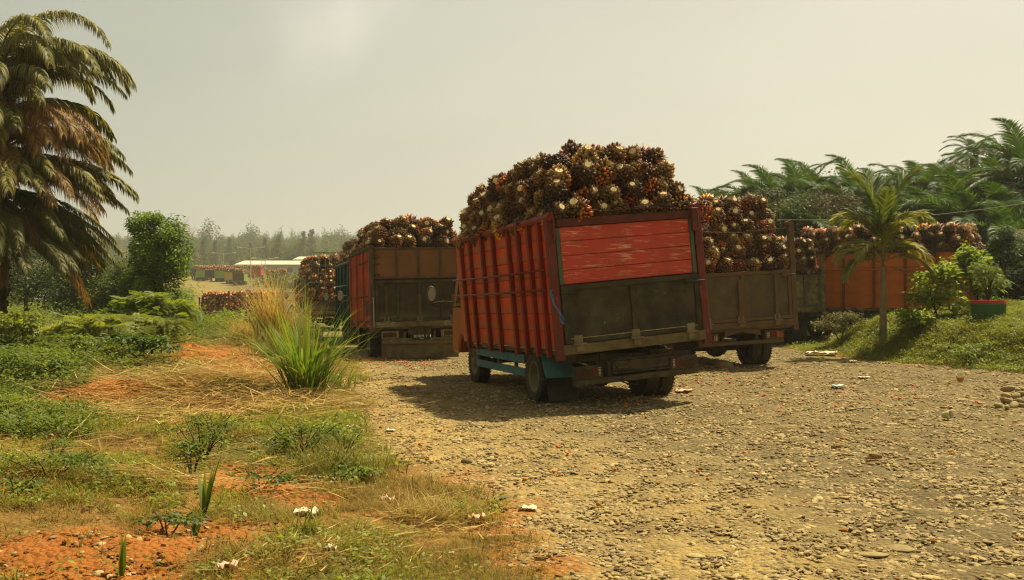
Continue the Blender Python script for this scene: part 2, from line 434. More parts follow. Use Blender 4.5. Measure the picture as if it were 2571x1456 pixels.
def ground_material():
    m = bpy.data.materials.new('earth'); m.use_nodes = True
    n, l = m.node_tree.nodes, m.node_tree.links
    bs = n['Principled BSDF']; bs.inputs['Roughness'].default_value = 0.95; bs.inputs['Specular IOR Level'].default_value = 0.12
    tc = n.new('ShaderNodeTexCoord').outputs['Object']
    def noise(sc, det=6, r=.6):
        x = n.new('ShaderNodeTexNoise'); x.inputs['Scale'].default_value = sc; x.inputs['Detail'].default_value = det; x.inputs['Roughness'].default_value = r
        l.new(tc, x.inputs['Vector']); return x.outputs['Fac']
    def rmp(x, a, b):
        y = n.new('ShaderNodeMapRange'); y.inputs['From Min'].default_value = a; y.inputs['From Max'].default_value = b
        l.new(x, y.inputs['Value']); return y.outputs['Result']
    def mix(f, a, b):
        x = n.new('ShaderNodeMixRGB')
        for s, v in (('Fac', f), ('Color1', a), ('Color2', b)):
            if isinstance(v, tuple): x.inputs[s].default_value = (*v, 1)
            elif isinstance(v, (int, float)): x.inputs[s].default_value = v
            else: l.new(v, x.inputs[s])
        return x.outputs['Color']
    at = n.new('ShaderNodeAttribute'); at.attribute_name = 'Col'
    sp = n.new('ShaderNodeSeparateColor'); l.new(at.outputs['Color'], sp.inputs[0])
    vo = n.new('ShaderNodeTexVoronoi'); vo.inputs['Scale'].default_value = 26; l.new(tc, vo.inputs['Vector'])
    vo2 = n.new('ShaderNodeTexVoronoi'); vo2.inputs['Scale'].default_value = 60; l.new(tc, vo2.inputs['Vector'])
    # gravel road: pale yellow dust, grey-brown worn stony patches
    dust = mix(rmp(noise(1.3), .35, .65), (0.48, 0.325, 0.098), (0.33, 0.22, 0.070))
    grey = mix(rmp(noise(9), .3, .7), (0.125, 0.095, 0.040), (0.21, 0.155, 0.062))
    gx = n.new('ShaderNodeSeparateXYZ'); l.new(tc, gx.inputs[0])
    ad = n.new('ShaderNodeMath'); ad.operation = 'MULTIPLY_ADD'; ad.inputs[1].default_value = 5.0; l.new(noise(.5), ad.inputs[0]); l.new(gx.outputs['X'], ad.inputs[2])
    ad2 = n.new('ShaderNodeMath'); ad2.operation = 'MULTIPLY_ADD'; ad2.inputs[1].default_value = 0.30; l.new(gx.outputs['Y'], ad2.inputs[0]); l.new(ad.outputs[0], ad2.inputs[2])
    road = mix(rmp(ad2.outputs[0], 4.0, 7.5), dust, grey)
    vr = n.new('ShaderNodeSeparateColor'); l.new(vo.outputs['Color'], vr.inputs[0])
    road = mix(rmp(vr.outputs[0], .65, 1.3), road, mix(rmp(vr.outputs[1], .2, .8), (0.09, 0.075, 0.045), (0.34, 0.27, 0.14)))
    road = mix(rmp(noise(45, 3), .62, .75), road, (0.06, 0.045, 0.022))
    road = mix(rmp(noise(.42, 5), .50, .68), road, mix(.55, road, (0.07, 0.052, 0.026)))
    soil = mix(rmp(noise(3), .3, .7), (0.40, 0.145, 0.024), (0.27, 0.092, 0.018))
    soil = mix(rmp(noise(38, 3), .56, .75), soil, (0.10, 0.035, 0.010))
    litter = mix(rmp(noise(14), .35, .65), (0.30, 0.160, 0.038), (0.17, 0.095, 0.025))
    green = mix(rmp(noise(7), .35, .65), (0.085, 0.085, 0.016), (0.13, 0.105, 0.024))
    base = mix(rmp(sp.outputs[2], 0, 1), litter, green)
    base = mix(rmp(sp.outputs[0], 0, 1), base, road)
    base = mix(rmp(sp.outputs[1], 0, 1), base, soil)
    l.new(base, bs.inputs['Base Color'])
    b1 = n.new('ShaderNodeBump'); b1.inputs['Strength'].default_value = 0.8; b1.inputs['Distance'].default_value = 0.035; b1.invert = True
    l.new(vo.outputs['Distance'], b1.inputs['Height'])
    b2 = n.new('ShaderNodeBump'); b2.inputs['Strength'].default_value = 0.8; b2.inputs['Distance'].default_value = 0.02
    l.new(noise(30, 8, .75), b2.inputs['Height']); l.new(b1.outputs[0], b2.inputs['Normal']); l.new(b2.outputs[0], bs.inputs['Normal'])
    return m
m_ground = ground_material()
colg = np.stack([MR, MS, MG], -1)
fmask = (MR[Q].mean(1) > 0.25)
def submesh(name, sel):
    q = Q[sel]; u, inv = np.unique(q, return_inverse=True)
    return np_mesh(name, V[u], Q=inv.reshape(-1, 4), col=colg[u], mat=m_ground, smooth_=True)
tag(new_obj('ground', submesh('ground', ~fmask)), kind='structure')
tag(new_obj('gravel_road', submesh('gravel_road', fmask)), kind='structure')

# ------------------------------------------------------------------ scatter
def scatter(name, pts, rots, scl, protos, pick, kind='stuff', label=None, cat=None):
    """many copies nobody could count, as one object"""
    c = bpy.data.collections.new(name + '_kinds')
    for i, me in enumerate(protos):
        o = bpy.data.objects.new('%s_kind_%02d' % (name, i), me); c.objects.link(o)
    me = bpy.data.meshes.new(name); me.vertices.add(len(pts)); me.vertices.foreach_set('co', np.asarray(pts, np.float32).ravel())
    for an, t, d in (('rot', 'FLOAT_VECTOR', rots), ('scl', 'FLOAT_VECTOR', scl)):
        a = me.attributes.new(an, t, 'POINT'); a.data.foreach_set('vector', np.asarray(d, np.float32).ravel())
    a = me.attributes.new('pick', 'INT', 'POINT'); a.data.foreach_set('value', np.asarray(pick, np.int32))
    o = new_obj(name, me)
    ng = bpy.data.node_groups.new(name, 'GeometryNodeTree')
    ng.interface.new_socket('Geometry', in_out='INPUT', socket_type='NodeSocketGeometry')
    ng.interface.new_socket('Geometry', in_out='OUTPUT', socket_type='NodeSocketGeometry')
    n, l = ng.nodes, ng.links
    gi = n.new('NodeGroupInput'); go = n.new('NodeGroupOutput'); ip = n.new('GeometryNodeInstanceOnPoints')
    ci = n.new('GeometryNodeCollectionInfo'); ci.inputs['Collection'].default_value = c
    ci.inputs['Separate Children'].default_value = True; ci.inputs['Reset Children'].default_value = True
    ip.inputs['Pick Instance'].default_value = True
    def na(t, nm):
        x = n.new('GeometryNodeInputNamedAttribute'); x.data_type = t; x.inputs['Name'].default_value = nm
        return [s for s in x.outputs if s.enabled and s.name == 'Attribute'][0]
    er = n.new('FunctionNodeEulerToRotation')
    l.new(gi.outputs[0], ip.inputs['Points']); l.new(ci.outputs[0], ip.inputs['Instance'])
    l.new(na('INT', 'pick'), ip.inputs['Instance Index'])
    l.new(na('FLOAT_VECTOR', 'rot'), er.inputs[0]); l.new(er.outputs[0], ip.inputs['Rotation'])
    l.new(na('FLOAT_VECTOR', 'scl'), ip.inputs['Scale']); l.new(ip.outputs[0], go.inputs[0])
    md = o.modifiers.new('scatter', 'NODES'); md.node_group = ng
    tag(o, label, cat, kind=kind)
    return o

def blades(base, az, length, lean, bend, width, segs, c0, c1, jit=0.15, rg=rng, twist=None):
    """arching leaf blades; returns V, Q, T, C"""
    N = len(base); base = np.asarray(base, float)
    s = np.linspace(0, 1, segs + 1)
    P = np.zeros((N, segs + 1, 3)); P[:, 0] = base
    dirh = np.stack([np.cos(az), np.sin(az)], -1)
    for k in range(1, segs + 1):
        a = lean + bend * ((k - .5) / segs) ** 1.5
        st = (length / segs)[:, None]
        P[:, k, :2] = P[:, k - 1, :2] + dirh * np.sin(a)[:, None] * st
        P[:, k, 2] = P[:, k - 1, 2] + np.cos(a) * st[:, 0]
    tw = az + math.pi / 2 + (rg.uniform(-.6, .6, N) if twist is None else twist)
    wd = np.stack([np.cos(tw), np.sin(tw), np.zeros(N)], -1)
    prof = np.clip(np.minimum(0.55 + s * 2.2, (1.02 - s) * 1.6), 0.0, 1) * .5
    L = P - wd[:, None] * (width[:, None] * prof[None])[..., None]
    Rr = P + wd[:, None] * (width[:, None] * prof[None])[..., None]
    V = np.stack([L, Rr], 2)          # N, segs+1, 2, 3
    V = np.concatenate([V[:, :-1].reshape(N, -1, 3), P[:, -1:, :]], 1)
    nv = segs * 2 + 1
    q = [[2 * k, 2 * k + 1, 2 * k + 3, 2 * k + 2] for k in range(segs - 1)]
    t = [[2 * segs - 2, 2 * segs - 1, 2 * segs]]
    off = (np.arange(N) * nv)[:, None, None]
    Qa = (np.array(q)[None] + off).reshape(-1, 4) if q else np.zeros((0, 4), int)
    Ta = (np.array(t)[None] + off).reshape(-1, 3)
    f = np.repeat(s[:-1], 2); f = np.append(f, 1.0)
    c0 = np.asarray(c0, float); c1 = np.asarray(c1, float)
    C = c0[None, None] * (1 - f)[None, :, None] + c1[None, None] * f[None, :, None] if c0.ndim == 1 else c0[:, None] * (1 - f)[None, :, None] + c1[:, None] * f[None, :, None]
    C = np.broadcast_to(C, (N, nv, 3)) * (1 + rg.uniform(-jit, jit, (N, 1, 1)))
    return V.reshape(-1, 3), Qa, Ta, C.reshape(-1, 3)
def join(parts):
    Vs, Qs, Ts, Cs = [], [], [], []; n = 0
    for v, q, t, c in parts:
        Vs.append(v); Cs.append(c)
        if len(q): Qs.append(q + n)
        if len(t): Ts.append(t + n)
        n += len(v)
    return np.concatenate(Vs), (np.concatenate(Qs) if Qs else None), (np.concatenate(Ts) if Ts else None), np.concatenate(Cs)
def rotm(ax, ay, az):
    """N rotation matrices Rz*Ry*Rx"""
    cx, sx, cy, sy, cz, sz = np.cos(ax), np.sin(ax), np.cos(ay), np.sin(ay), np.cos(az), np.sin(az)
    return np.stack([np.stack([cz * cy, cz * sy * sx - sz * cx, cz * sy * cx + sz * sx], -1),
                     np.stack([sz * cy, sz * sy * sx + cz * cx, sz * sy * cx - cz * sx], -1),
                     np.stack([-sy, cy * sx, cy * cx], -1)], -2)
def instance_merge(pv, pq, pt, pc, pos, rot, scl, tint):
    """numpy copies of one small shape joined together"""
    N = len(pos); n = len(pv)
    V = np.einsum('nij,vj->nvi', rot, pv) * scl[:, None, None] + pos[:, None]
    off = (np.arange(N) * n)[:, None, None]
    Qa = (pq[None] + off).reshape(-1, 4) if len(pq) else np.zeros((0, 4), int)
    Ta = (pt[None] + off).reshape(-1, 3) if len(pt) else np.zeros((0, 3), int)
    C = pc[None] * tint[:, None]
    return V.reshape(-1, 3), Qa, Ta, C.reshape(-1, 3)
# a single broad leaf, folded along the midrib, pointing +Y
LEAF = (np.array([[0, 0, 0], [-.24, .38, .07], [.24, .38, .07], [0, .42, -.02], [-.13, .78, .02], [.13, .78, .02], [0, 1, -.10]]),
        np.array([[0, 3, 1, 1]])[:0], np.array([[0, 3, 1], [0, 2, 3], [1, 3, 4], [3, 2, 5], [3, 6, 4], [3, 5, 6]]), np.ones((7, 3)))
LEAF2 = (np.array([[0, 0, 0], [-.27, .5, .06], [.27, .5, .06], [0, 1, -.06]]), np.zeros((0, 4), int), np.array([[0, 2, 1], [1, 2, 3]]), np.ones((4, 3)))
def pinnate(n=9, w=.16, l=.30):
    vs = [(0, 0, 0)]; ts = []; V = []; T = []
    for i in range(n):
        y = .12 + .86 * i / n; ll = l * (1 - .55 * abs(i / n - .35))
        for s in (-1, 1):
            k = len(V); z = -.18 * y * y
            V += [(0, y, z), (s * ll * .5, y + .02 - w * .22, z + .02), (s * ll * .55, y + .06 + w * .2, z + .02), (s * ll, y + .10, z - .03)]
            T += [(k, k + 1, k + 2), (k + 1, k + 3, k + 2)]
    k = len(V); V += [(-.012, 0, 0), (.012, 0, 0), (0, 1, -.18)]; T += [(k, k + 1, k + 2)]
    return np.array(V, float), np.zeros((0, 4), int), np.array(T), np.ones((len(V), 3))
PINN = pinnate()
def crown(center, radii, n, size, col, col2, rg, proto=LEAF2, shell=0.5, lumps=9, lump_r=0.42, up=0.6, jit=.3, flat=0.0):
    """foliage: leaves spread over many overlapping clumps; returns merged arrays"""
    c = np.asarray(center, float); r = np.asarray(radii, float)
    th = rg.uniform(0, 2 * np.pi, lumps); cz = rg.uniform(-.75, .95, lumps)
    rad = rg.uniform(.45, .80, lumps)
    lc = np.stack([np.cos(th) * np.sqrt(1 - cz ** 2), np.sin(th) * np.sqrt(1 - cz ** 2), cz], -1) * rad[:, None]
    lr = lump_r * rg.uniform(.65, 1.25, lumps)
    k = rg.choice(lumps, n, p=lr ** 2 / (lr ** 2).sum())
    d = rg.normal(size=(n, 3)); d /= np.linalg.norm(d, axis=1)[:, None]
    d[:, 2] = np.where(rg.random(n) < flat, np.abs(d[:, 2]), d[:, 2])
    rr = lr[k] * (1 - (1 - shell) * rg.random(n) ** 1.6) * (1 + .18 * rg.normal(size=n))
    p = lc[k] + d * rr[:, None]
    pos = c + p * r
    nrm = d * .8 + np.array([0, 0, up]) + rg.normal(size=(n, 3)) * .45
    yaw = np.arctan2(nrm[:, 0], nrm[:, 1]) * -1 + rg.uniform(-.8, .8, n)
    pit = rg.uniform(-.9, .5, n)
    rol = rg.uniform(-.9, .9, n)
    M_ = rotm(pit, rol, yaw)
    tone = rg.random(lumps)[k] * .65 + rg.random(n) * .35
    tint = (np.asarray(col)[None] * (1 - tone[:, None]) + np.asarray(col2)[None] * tone[:, None]) * (1 + rg.uniform(-jit, jit, (n, 1)))
    return instance_merge(*proto, pos, M_, size * rg.uniform(.6, 1.35, n), tint)
# ------------------------------------------------------------------ oil palm fruit bunches
def bunch_mesh(seed, tipc, basec, spikec, nf=190, ns=150, elong=1.15, ripe=0.25):
    rg = np.random.default_rng(seed)
    ax = np.array([.150, .150, .150 * elong]) * 1.0
    parts = []
    # dark core
    t = np.linspace(0, np.pi, 8); ph = np.linspace(0, 2 * np.pi, 11)[:-1]
    cv = np.array([[math.sin(a) * math.cos(b), math.sin(a) * math.sin(b), math.cos(a)] for a in t for b in ph]) * ax * .90
    cq = np.array([[i * 10 + j, (i + 1) * 10 + j, (i + 1) * 10 + (j + 1) % 10, i * 10 + (j + 1) % 10] for i in range(7) for j in range(10)])
    parts.append((cv, cq, np.zeros((0, 3), int), np.ones((len(cv), 3)) * np.array([.028, .016, .008])))
    i = np.arange(nf) + .5
    phi = np.arccos(1 - 2 * i / nf); th = np.pi * (1 + 5 ** .5) * i
    d = np.stack([np.cos(th) * np.sin(phi), np.sin(th) * np.sin(phi), np.cos(phi)], -1)
    d += rg.normal(size=d.shape) * .06; d /= np.linalg.norm(d, axis=1)[:, None]
    lump = 1 + .10 * np.sin(d[:, 0] * 5 + seed) * np.sin(d[:, 1] * 4 + 2 * seed) + .05 * rg.normal(size=nf)
    keep = d[:, 2] < .93
    d = d[keep]; lump = lump[keep]; N = len(d)
    pos = d * ax * lump[:, None]
    # one fruitlet: five sided drop pointing +Z
    k5 = np.linspace(0, 2 * np.pi, 6)[:-1]
    fv = np.concatenate([np.stack([np.cos(k5) * .75, np.sin(k5) * .75, k5 * 0 - .9], -1), np.stack([np.cos(k5 + .6) * .85, np.sin(k5 + .6) * .85, k5 * 0 + .35], -1), [[0, 0, 1.45]]])
    fq = np.array([[j, (j + 1) % 5, 5 + (j + 1) % 5, 5 + j] for j in range(5)]); ft = np.array([[5 + j, 5 + (j + 1) % 5, 10] for j in range(5)])
    yaw = np.arctan2(d[:, 1], d[:, 0]); pit = np.arccos(np.clip(d[:, 2], -1, 1))
    Mr = rotm(np.zeros(N), pit + rg.normal(size=N) * .12, yaw)
    size = .0225 * rg.uniform(.8, 1.2, N)
    hd = np.array([math.cos(seed * 2.1), math.sin(seed * 2.1), -.25]); hd /= np.linalg.norm(hd)      # the side that ripened first
    tone = d @ hd + rg.normal(size=N) * .16
    hot = np.clip((tone - (1 - ripe * 1.25)) * 4.0, 0, 1)
    fib = np.clip((d[:, 2] - .28 + rg.normal(size=N) * .15) * 1.9, 0, 1)
    tipc = np.asarray(tipc); basec = np.asarray(basec)
    col = tipc[None] * (1 - hot[:, None]) + basec[None] * hot[:, None]
    col = col * (1 - (.55) * fib[:, None]) + np.asarray(spikec)[None] * (.55) * fib[:, None] * .8
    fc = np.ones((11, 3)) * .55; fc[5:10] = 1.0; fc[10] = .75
    parts.append(instance_merge(fv, fq, ft, fc, pos, Mr, size, col * (1 + rg.uniform(-.25, .35, (N, 1)))))
    # spiny bracts, thicker round the stalk
    M2 = ns
    cz = 1 - 1.9 * rg.random(M2) ** 1.35; a = rg.uniform(0, 2 * np.pi, M2); sn = np.sqrt(np.clip(1 - cz ** 2, 0, 1))
    dd = np.stack([np.cos(a) * sn, np.sin(a) * sn, cz], -1)
    p = dd * ax * .97
    out = dd + np.array([0, 0, .5]) * rg.random((M2, 1)) + rg.normal(size=(M2, 3)) * .25; out /= np.linalg.norm(out, axis=1)[:, None]
    yaw = np.arctan2(out[:, 1], out[:, 0]); pit = np.arccos(np.clip(out[:, 2], -1, 1))
    sv = np.array([[-.11, -.06, 0], [.11, -.06, 0], [0, .11, 0], [0, 0, 1.0]]); st = np.array([[0, 1, 3], [1, 2, 3], [2, 0, 3]])
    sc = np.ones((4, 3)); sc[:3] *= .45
    parts.append(instance_merge(sv, np.zeros((0, 4), int), st, sc, p, rotm(np.zeros(M2), pit, yaw), rg.uniform(.020, .036, M2) + .022 * np.clip(cz, 0, 1), np.asarray(spikec)[None] * (1 + rg.uniform(-.5, .5, (M2, 1)))))
    # fibrous collar round the cut
    M3 = 34
    a = rg.uniform(0, 2 * np.pi, M3); rr = rg.uniform(.04, .075, M3)
    p = np.stack([np.cos(a) * rr, np.sin(a) * rr, ax[2] * np.ones(M3) * rg.uniform(.82, .98, M3)], -1)
    parts.append(instance_merge(sv * np.array([1.3, 1.3, 1]), np.zeros((0, 4), int), st, sc, p, rotm(np.zeros(M3), rg.uniform(.1, 1.25, M3), a), rg.uniform(.035, .07, M3), np.array([[.20, .145, .06]]) * (1 + rg.uniform(-.4, .4, (M3, 1)))))
    v, q, t_, c = join(parts)
    return np_mesh('fruit_bunch', v, q, t_, c, m_fruit, smooth_=False), ax[2]
BUNCH = []; STALK = []
DK = (.078, .034, .014); OR = (.40, .115, .018); YE = (.42, .22, .030); RD = (.20, .038, .014); STR = (.36, .205, .07); BRN = (.17, .09, .033)
specs = [(1, DK, OR, STR, 190, 150, 1.45, .38), (2, DK, RD, STR, 200, 120, 1.35, .40), (3, (.075, .038, .016), OR, BRN, 200, 90, 1.5, .5),
         (4, (.10, .062, .025), YE, STR, 170, 170, 1.4, .25), (5, DK, RD, BRN, 210, 110, 1.3, .35), (6, (.06, .022, .010), OR, STR, 190, 80, 1.35, .55),
         (7, (.11, .07, .028), YE, STR, 190, 120, 1.4, .45), (8, (.026, .014, .011), OR, BRN, 200, 140, 1.5, .35)]
for sp_ in specs:
    me, zt = bunch_mesh(*sp_)
    BUNCH.append(me)
    sr = .040 + .016 * rnd.random()
    b = MB(); n = 10
    prof = [(zt * .80, sr * 1.25), (zt * .97, sr * 1.05), (zt * 1.05, sr)]
    b.lathe(prof, n, 'Z')
    # slanted pale cut
    tl = rnd.uniform(-.35, .35)
    for k in range(n):
        v = b.v[2 * n + k]; v.z += v.x * tl
    b.f.append(tuple(range(2 * n, 3 * n)))
    STALK.append(b.mesh('cut_stalk', m_stalk))
BNAMES = ['orange-speckled', 'dark red', 'orange-brown', 'straw-spiked', 'dark', 'bright orange', 'yellowish', 'blackish']
ALLB = []   # candidates: dict(pos, dir, scale, var, label, D)
def add_bunch(pos, dirv, label, group, sc=1.0, prio=0.0, var=None, rg=rnd):
    ALLB.append(dict(pos=Vector(pos), dir=Vector(dirv).normalized(), sc=sc * rg.uniform(.92, 1.18), var=rg.randrange(8) if var is None else var, label=label, group=group, pr=Vector(pos).y + prio, roll=rg.uniform(0, 6.28)))

ORD = ['first', 'second', 'third', 'fourth', 'fifth', 'sixth', 'seventh', 'eighth', 'ninth', 'tenth', 'eleventh', 'twelfth', 'thirteenth', 'fourteenth', 'fifteenth', 'sixteenth', 'seventeenth', 'eighteenth', 'nineteenth', 'twentieth']
def load(root_m, w, z0, layers, y0, y1, desc, rear_in=0.12, rear_step=0.09, side_step=0.10, side='left', step=0.35, top=True, rear=True, prof=None, extra=0.0, hide_side=False, sc=1.0, front_drop=0.0, dz=.29):
    """bunches heaped on a bed: rear rows, side rows and the top; root_m maps truck space to the world"""
    sgn = -1 if side == 'left' else 1
    group = 'fruit bunches heaped on the ' + desc
    def put(p, d, label, prio=0.0):
        P = root_m @ Vector(p); Dv = root_m.to_3x3() @ Vector(d)
        add_bunch(P, Dv, label, group, prio=prio + extra, sc=sc)
    rows = ['bottom', 'second', 'third', 'fourth', 'fifth', 'sixth', 'seventh']
    for k in range(layers):
        z = z0 + .10 + k * dz
        yr = y0 + rear_in + k * rear_step
        xi = w / 2 - .16 - k * side_step
        zf = lambda y: -front_drop * max(0, (y - (y0 + y1) / 2) / (y1 - y0) * 2) ** 1.5 * (k + 1) / layers
        if rear:
            nx_ = max(2, int(round(2 * xi / step)) + 1)
            for i in range(nx_):
                x = -xi + 2 * xi * i / (nx_ - 1) + (step * .22 if k % 2 else 0) * (1 if 0 < i < nx_ - 1 else 0)
                put((x + rnd.uniform(-.03, .03), yr + rnd.uniform(-.05, .06), z + rnd.uniform(-.03, .05)), (rnd.gauss(0, .55), -1, rnd.uniform(.25, 1.9)) if rnd.random() < .72 else (rnd.choice((-1, 1)), rnd.uniform(-.5, .5), rnd.uniform(-.3, .5)),
                    'bunch, %s rear row of the %s, %s from left' % (rows[k], desc, ORD[i]), prio=-.8)
        ny_ = int((y1 - yr - .2 - k * .05) / step)
        for j in range(1, ny_ + 1):
            y = yr + j * step * 1.02
            put((sgn * (xi + rnd.uniform(-.03, .05)), y + rnd.uniform(-.04, .04), z + rnd.uniform(-.03, .05) + zf(y)), (sgn * 1, rnd.gauss(-.4, .5), rnd.uniform(.25, 1.9)) if rnd.random() < .7 else (-sgn * .6, rnd.uniform(-1, 1), rnd.uniform(-.2, .6)),
                'bunch, %s side row of the %s, %s from its rear' % (rows[k], desc, ORD[min(j - 1, 19)]), prio=60 if hide_side else 0)
            if k < layers - 1 or not top:
                put((-sgn * (xi + rnd.uniform(-.03, .05)), y, z + rnd.uniform(-.03, .05) + zf(y)), (-sgn * 1, rnd.uniform(-.5, .3), rnd.uniform(0, .7)), None, prio=500)
                put((sgn * (xi - step), y, z + zf(y)), (rnd.uniform(-1, 1), -1, rnd.uniform(0, .7)), None, prio=500)
        if k == layers - 1 and top:
            nn = max(2, int(round(2 * xi / step)))
            for i in range(0, nn + 1):
                x = sgn * xi - sgn * 2 * xi * i / nn
                if i == 0: continue
                for j in range(1, ny_ + 1):
                    y = yr + j * step * 1.05
                    put((x + rnd.uniform(-.05, .05), y, z + .0 + rnd.uniform(-.10, .07) + .06 * math.sin(math.pi * i / nn) + zf(y)), (rnd.uniform(-.9, .9), rnd.uniform(-1, .6), rnd.uniform(-.1, 1)),
                        'bunch on top of the %s, %s across, %s forward' % (desc, ORD[i - 1], ORD[min(j - 1, 19)]), prio=25 + i * 2)
        if rear:      # filling behind the rear face
            for i in range(int(2 * xi / step) - 1):
                put((-xi + step * (i + 1), yr + step, z), (0, -1, .5), None, prio=500)
LOWB = []
def bunch_low(seed):
    rg = np.random.default_rng(seed)
    N = 46; i = np.arange(N) + .5
    phi = np.arccos(1 - 2 * i / N); th = np.pi * (1 + 5 ** .5) * i
    d = np.stack([np.cos(th) * np.sin(phi), np.sin(th) * np.sin(phi), np.cos(phi)], -1)
    k = np.array([0, 2.1, 4.2]); sv = np.concatenate([np.stack([np.cos(k) * .055, np.sin(k) * .055, k * 0 - .04], -1), [[0, 0, .06]]])
    st = np.array([[0, 1, 3], [1, 2, 3], [2, 0, 3]]); yaw = np.arctan2(d[:, 1], d[:, 0]); pit = np.arccos(d[:, 2])
    col = np.where(rg.random((N, 1)) < .35, np.array([[.34, .10, .015]]), np.array([[.07, .035, .016]])) * (1 + rg.uniform(-.4, .4, (N, 1)))
    p = [instance_merge(sv, np.zeros((0, 4), int), st, np.array([[.5] * 3] * 3 + [[1.6, 1.5, 1.2]]), d * .155, rotm(np.zeros(N), pit, yaw), np.ones(N), col)]
    t = np.linspace(0, np.pi, 6); ph = np.linspace(0, 2 * np.pi, 8)[:-1]
    cv = np.array([[math.sin(a) * math.cos(b), math.sin(a) * math.sin(b), math.cos(a)] for a in t for b in ph]) * .15
    cq = np.array([[i * 7 + j, (i + 1) * 7 + j, (i + 1) * 7 + (j + 1) % 7, i * 7 + (j + 1) % 7] for i in range(5) for j in range(7)])
    p.append((cv, cq, np.zeros((0, 3), int), np.ones((len(cv), 3)) * np.array([.05, .028, .012])))
    a = np.linspace(0, 2 * np.pi, 7)[:-1]
    p.append((np.concatenate([np.stack([np.cos(a) * .045, np.sin(a) * .045, a * 0 + .185], -1), np.stack([np.cos(a) * .055, np.sin(a) * .055, a * 0 + .12], -1)]),
              np.array([[j, (j + 1) % 6, 6 + (j + 1) % 6, 6 + j] for j in range(6)] + [[0, 1, 2, 3], [0, 3, 4, 5]]), np.zeros((0, 3), int), np.ones((12, 3)) * np.array([.50, .40, .20])))
    return join(p)
def flush_bunches(limit=300):
    cand = sorted([b for b in ALLB if b['label']], key=lambda b: b['pr'])
    top, rest = cand[:limit], cand[limit:] + [b for b in ALLB if not b['label']]
    for b in top:
        q = b['dir'].to_track_quat('Z', 'Y') @ Euler((0, 0, b['roll'])).to_quaternion()
        o = new_obj('fruit_bunch', BUNCH[b['var']], loc=b['pos'], rot=q.to_euler(), scl=(b['sc'] * .99,) * 3)
        lab = BNAMES[b['var']] + ' ' + b['label']
        tag(o, lab, 'fruit bunch', b['group'])
        new_obj('cut_stalk', STALK[b['var']], o)
    low = [bunch_low(s) for s in range(5)]
    parts = []
    for s in range(5):
        g = rest[s::5]
        pos = np.array([list(b['pos']) for b in g]); rot = np.array([np.array((b['dir'].to_track_quat('Z', 'Y') @ Euler((0, 0, b['roll'])).to_quaternion()).to_matrix()) for b in g])
        parts.append(instance_merge(*low[s], pos, rot, np.array([b['sc'] * 1.08 for b in g]), np.array([[1.0 if b['label'] else .35] for b in g]) * np.ones((1, 3)) * (1 + rng.uniform(-.3, .3, (len(g), 1)))))  # filler bunches tinted darker: shade of the gaps put into their colour
    v, q, t, c = join(parts)
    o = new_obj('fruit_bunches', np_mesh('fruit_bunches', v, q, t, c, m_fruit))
    tag(o, 'the remaining oil palm fruit bunches packed in all the truck loads', 'fruit bunches', kind='stuff')
    print('bunches', len(top), 'rest', len(rest))
# ------------------------------------------------------------------ trucks
def wheel_meshes():
    r, w = .40, .22
    b = MB(); h = w / 2
    prof = [(-h * .80, .225), (-h, .25), (-h * 1.05, .31), (-h * .97, .36), (-h * .80, .392), (-h * .60, .402), (-h * .55, .390), (-h * .45, .390), (-h * .40, .404), (-.008, .404), (-.008, .392), (.008, .392), (.008, .404),
            (h * .40, .404), (h * .45, .390), (h * .55, .390), (h * .60, .402), (h * .80, .392), (h * .97, .36), (h * 1.05, .31), (h, .25), (h * .80, .225)]
    b.lathe(prof, 40)
    for k in range(40):            # shoulder lugs
        t = 2 * math.pi * k / 40
        for s in (-1, 1):
            b.box((s * h * .86, .392 * math.cos(t), .386 * math.sin(t)), (.030, .018, .030), (t, 0, 0))
    tyre = b.mesh('wheel', m_black)
    def rim(dish):
        b = MB(); e = -h * .92
        pr = [(e, .236), (e - .006, .222), (e + .015, .205), (e + dish * .6, .195), (e + dish, .185), (e + dish, .10), (e + dish - .03, .085), (e + dish - .07 if dish < .1 else e + dish - .03, .07), (e + dish - .08 if dish < .1 else e + dish - .04, 0.001)]
        b.lathe(pr, 28)
        for k in range(6):
            t = 2 * math.pi * k / 6
            b.tube([(e + dish + .01, .135 * math.cos(t), .135 * math.sin(t)), (e + dish - .035, .135 * math.cos(t), .135 * math.sin(t))], .016, 6)
        return b.mesh('rim', m_rim, True)
    return tyre, rim(.13), rim(.05)
TYRE, RIM_DEEP, RIM_FLAT = wheel_meshes()

m_lampdirty = M('lens_dirty', (0.085, 0.018, 0.012), (0.05, 0.02, 0.014), rough=0.5, dirt=DUST, damt=0.3)
def cab_profile():
    return [(0, .50), (0, 1.95), (.12, 2.12), (.95, 2.14), (1.12, 2.06), (1.42, 1.42), (1.50, 1.15), (1.52, .62), (1.46, .50), (1.08, .50), (1.02, .72), (.86, .86), (.55, .86), (.40, .74), (.34, .50)]

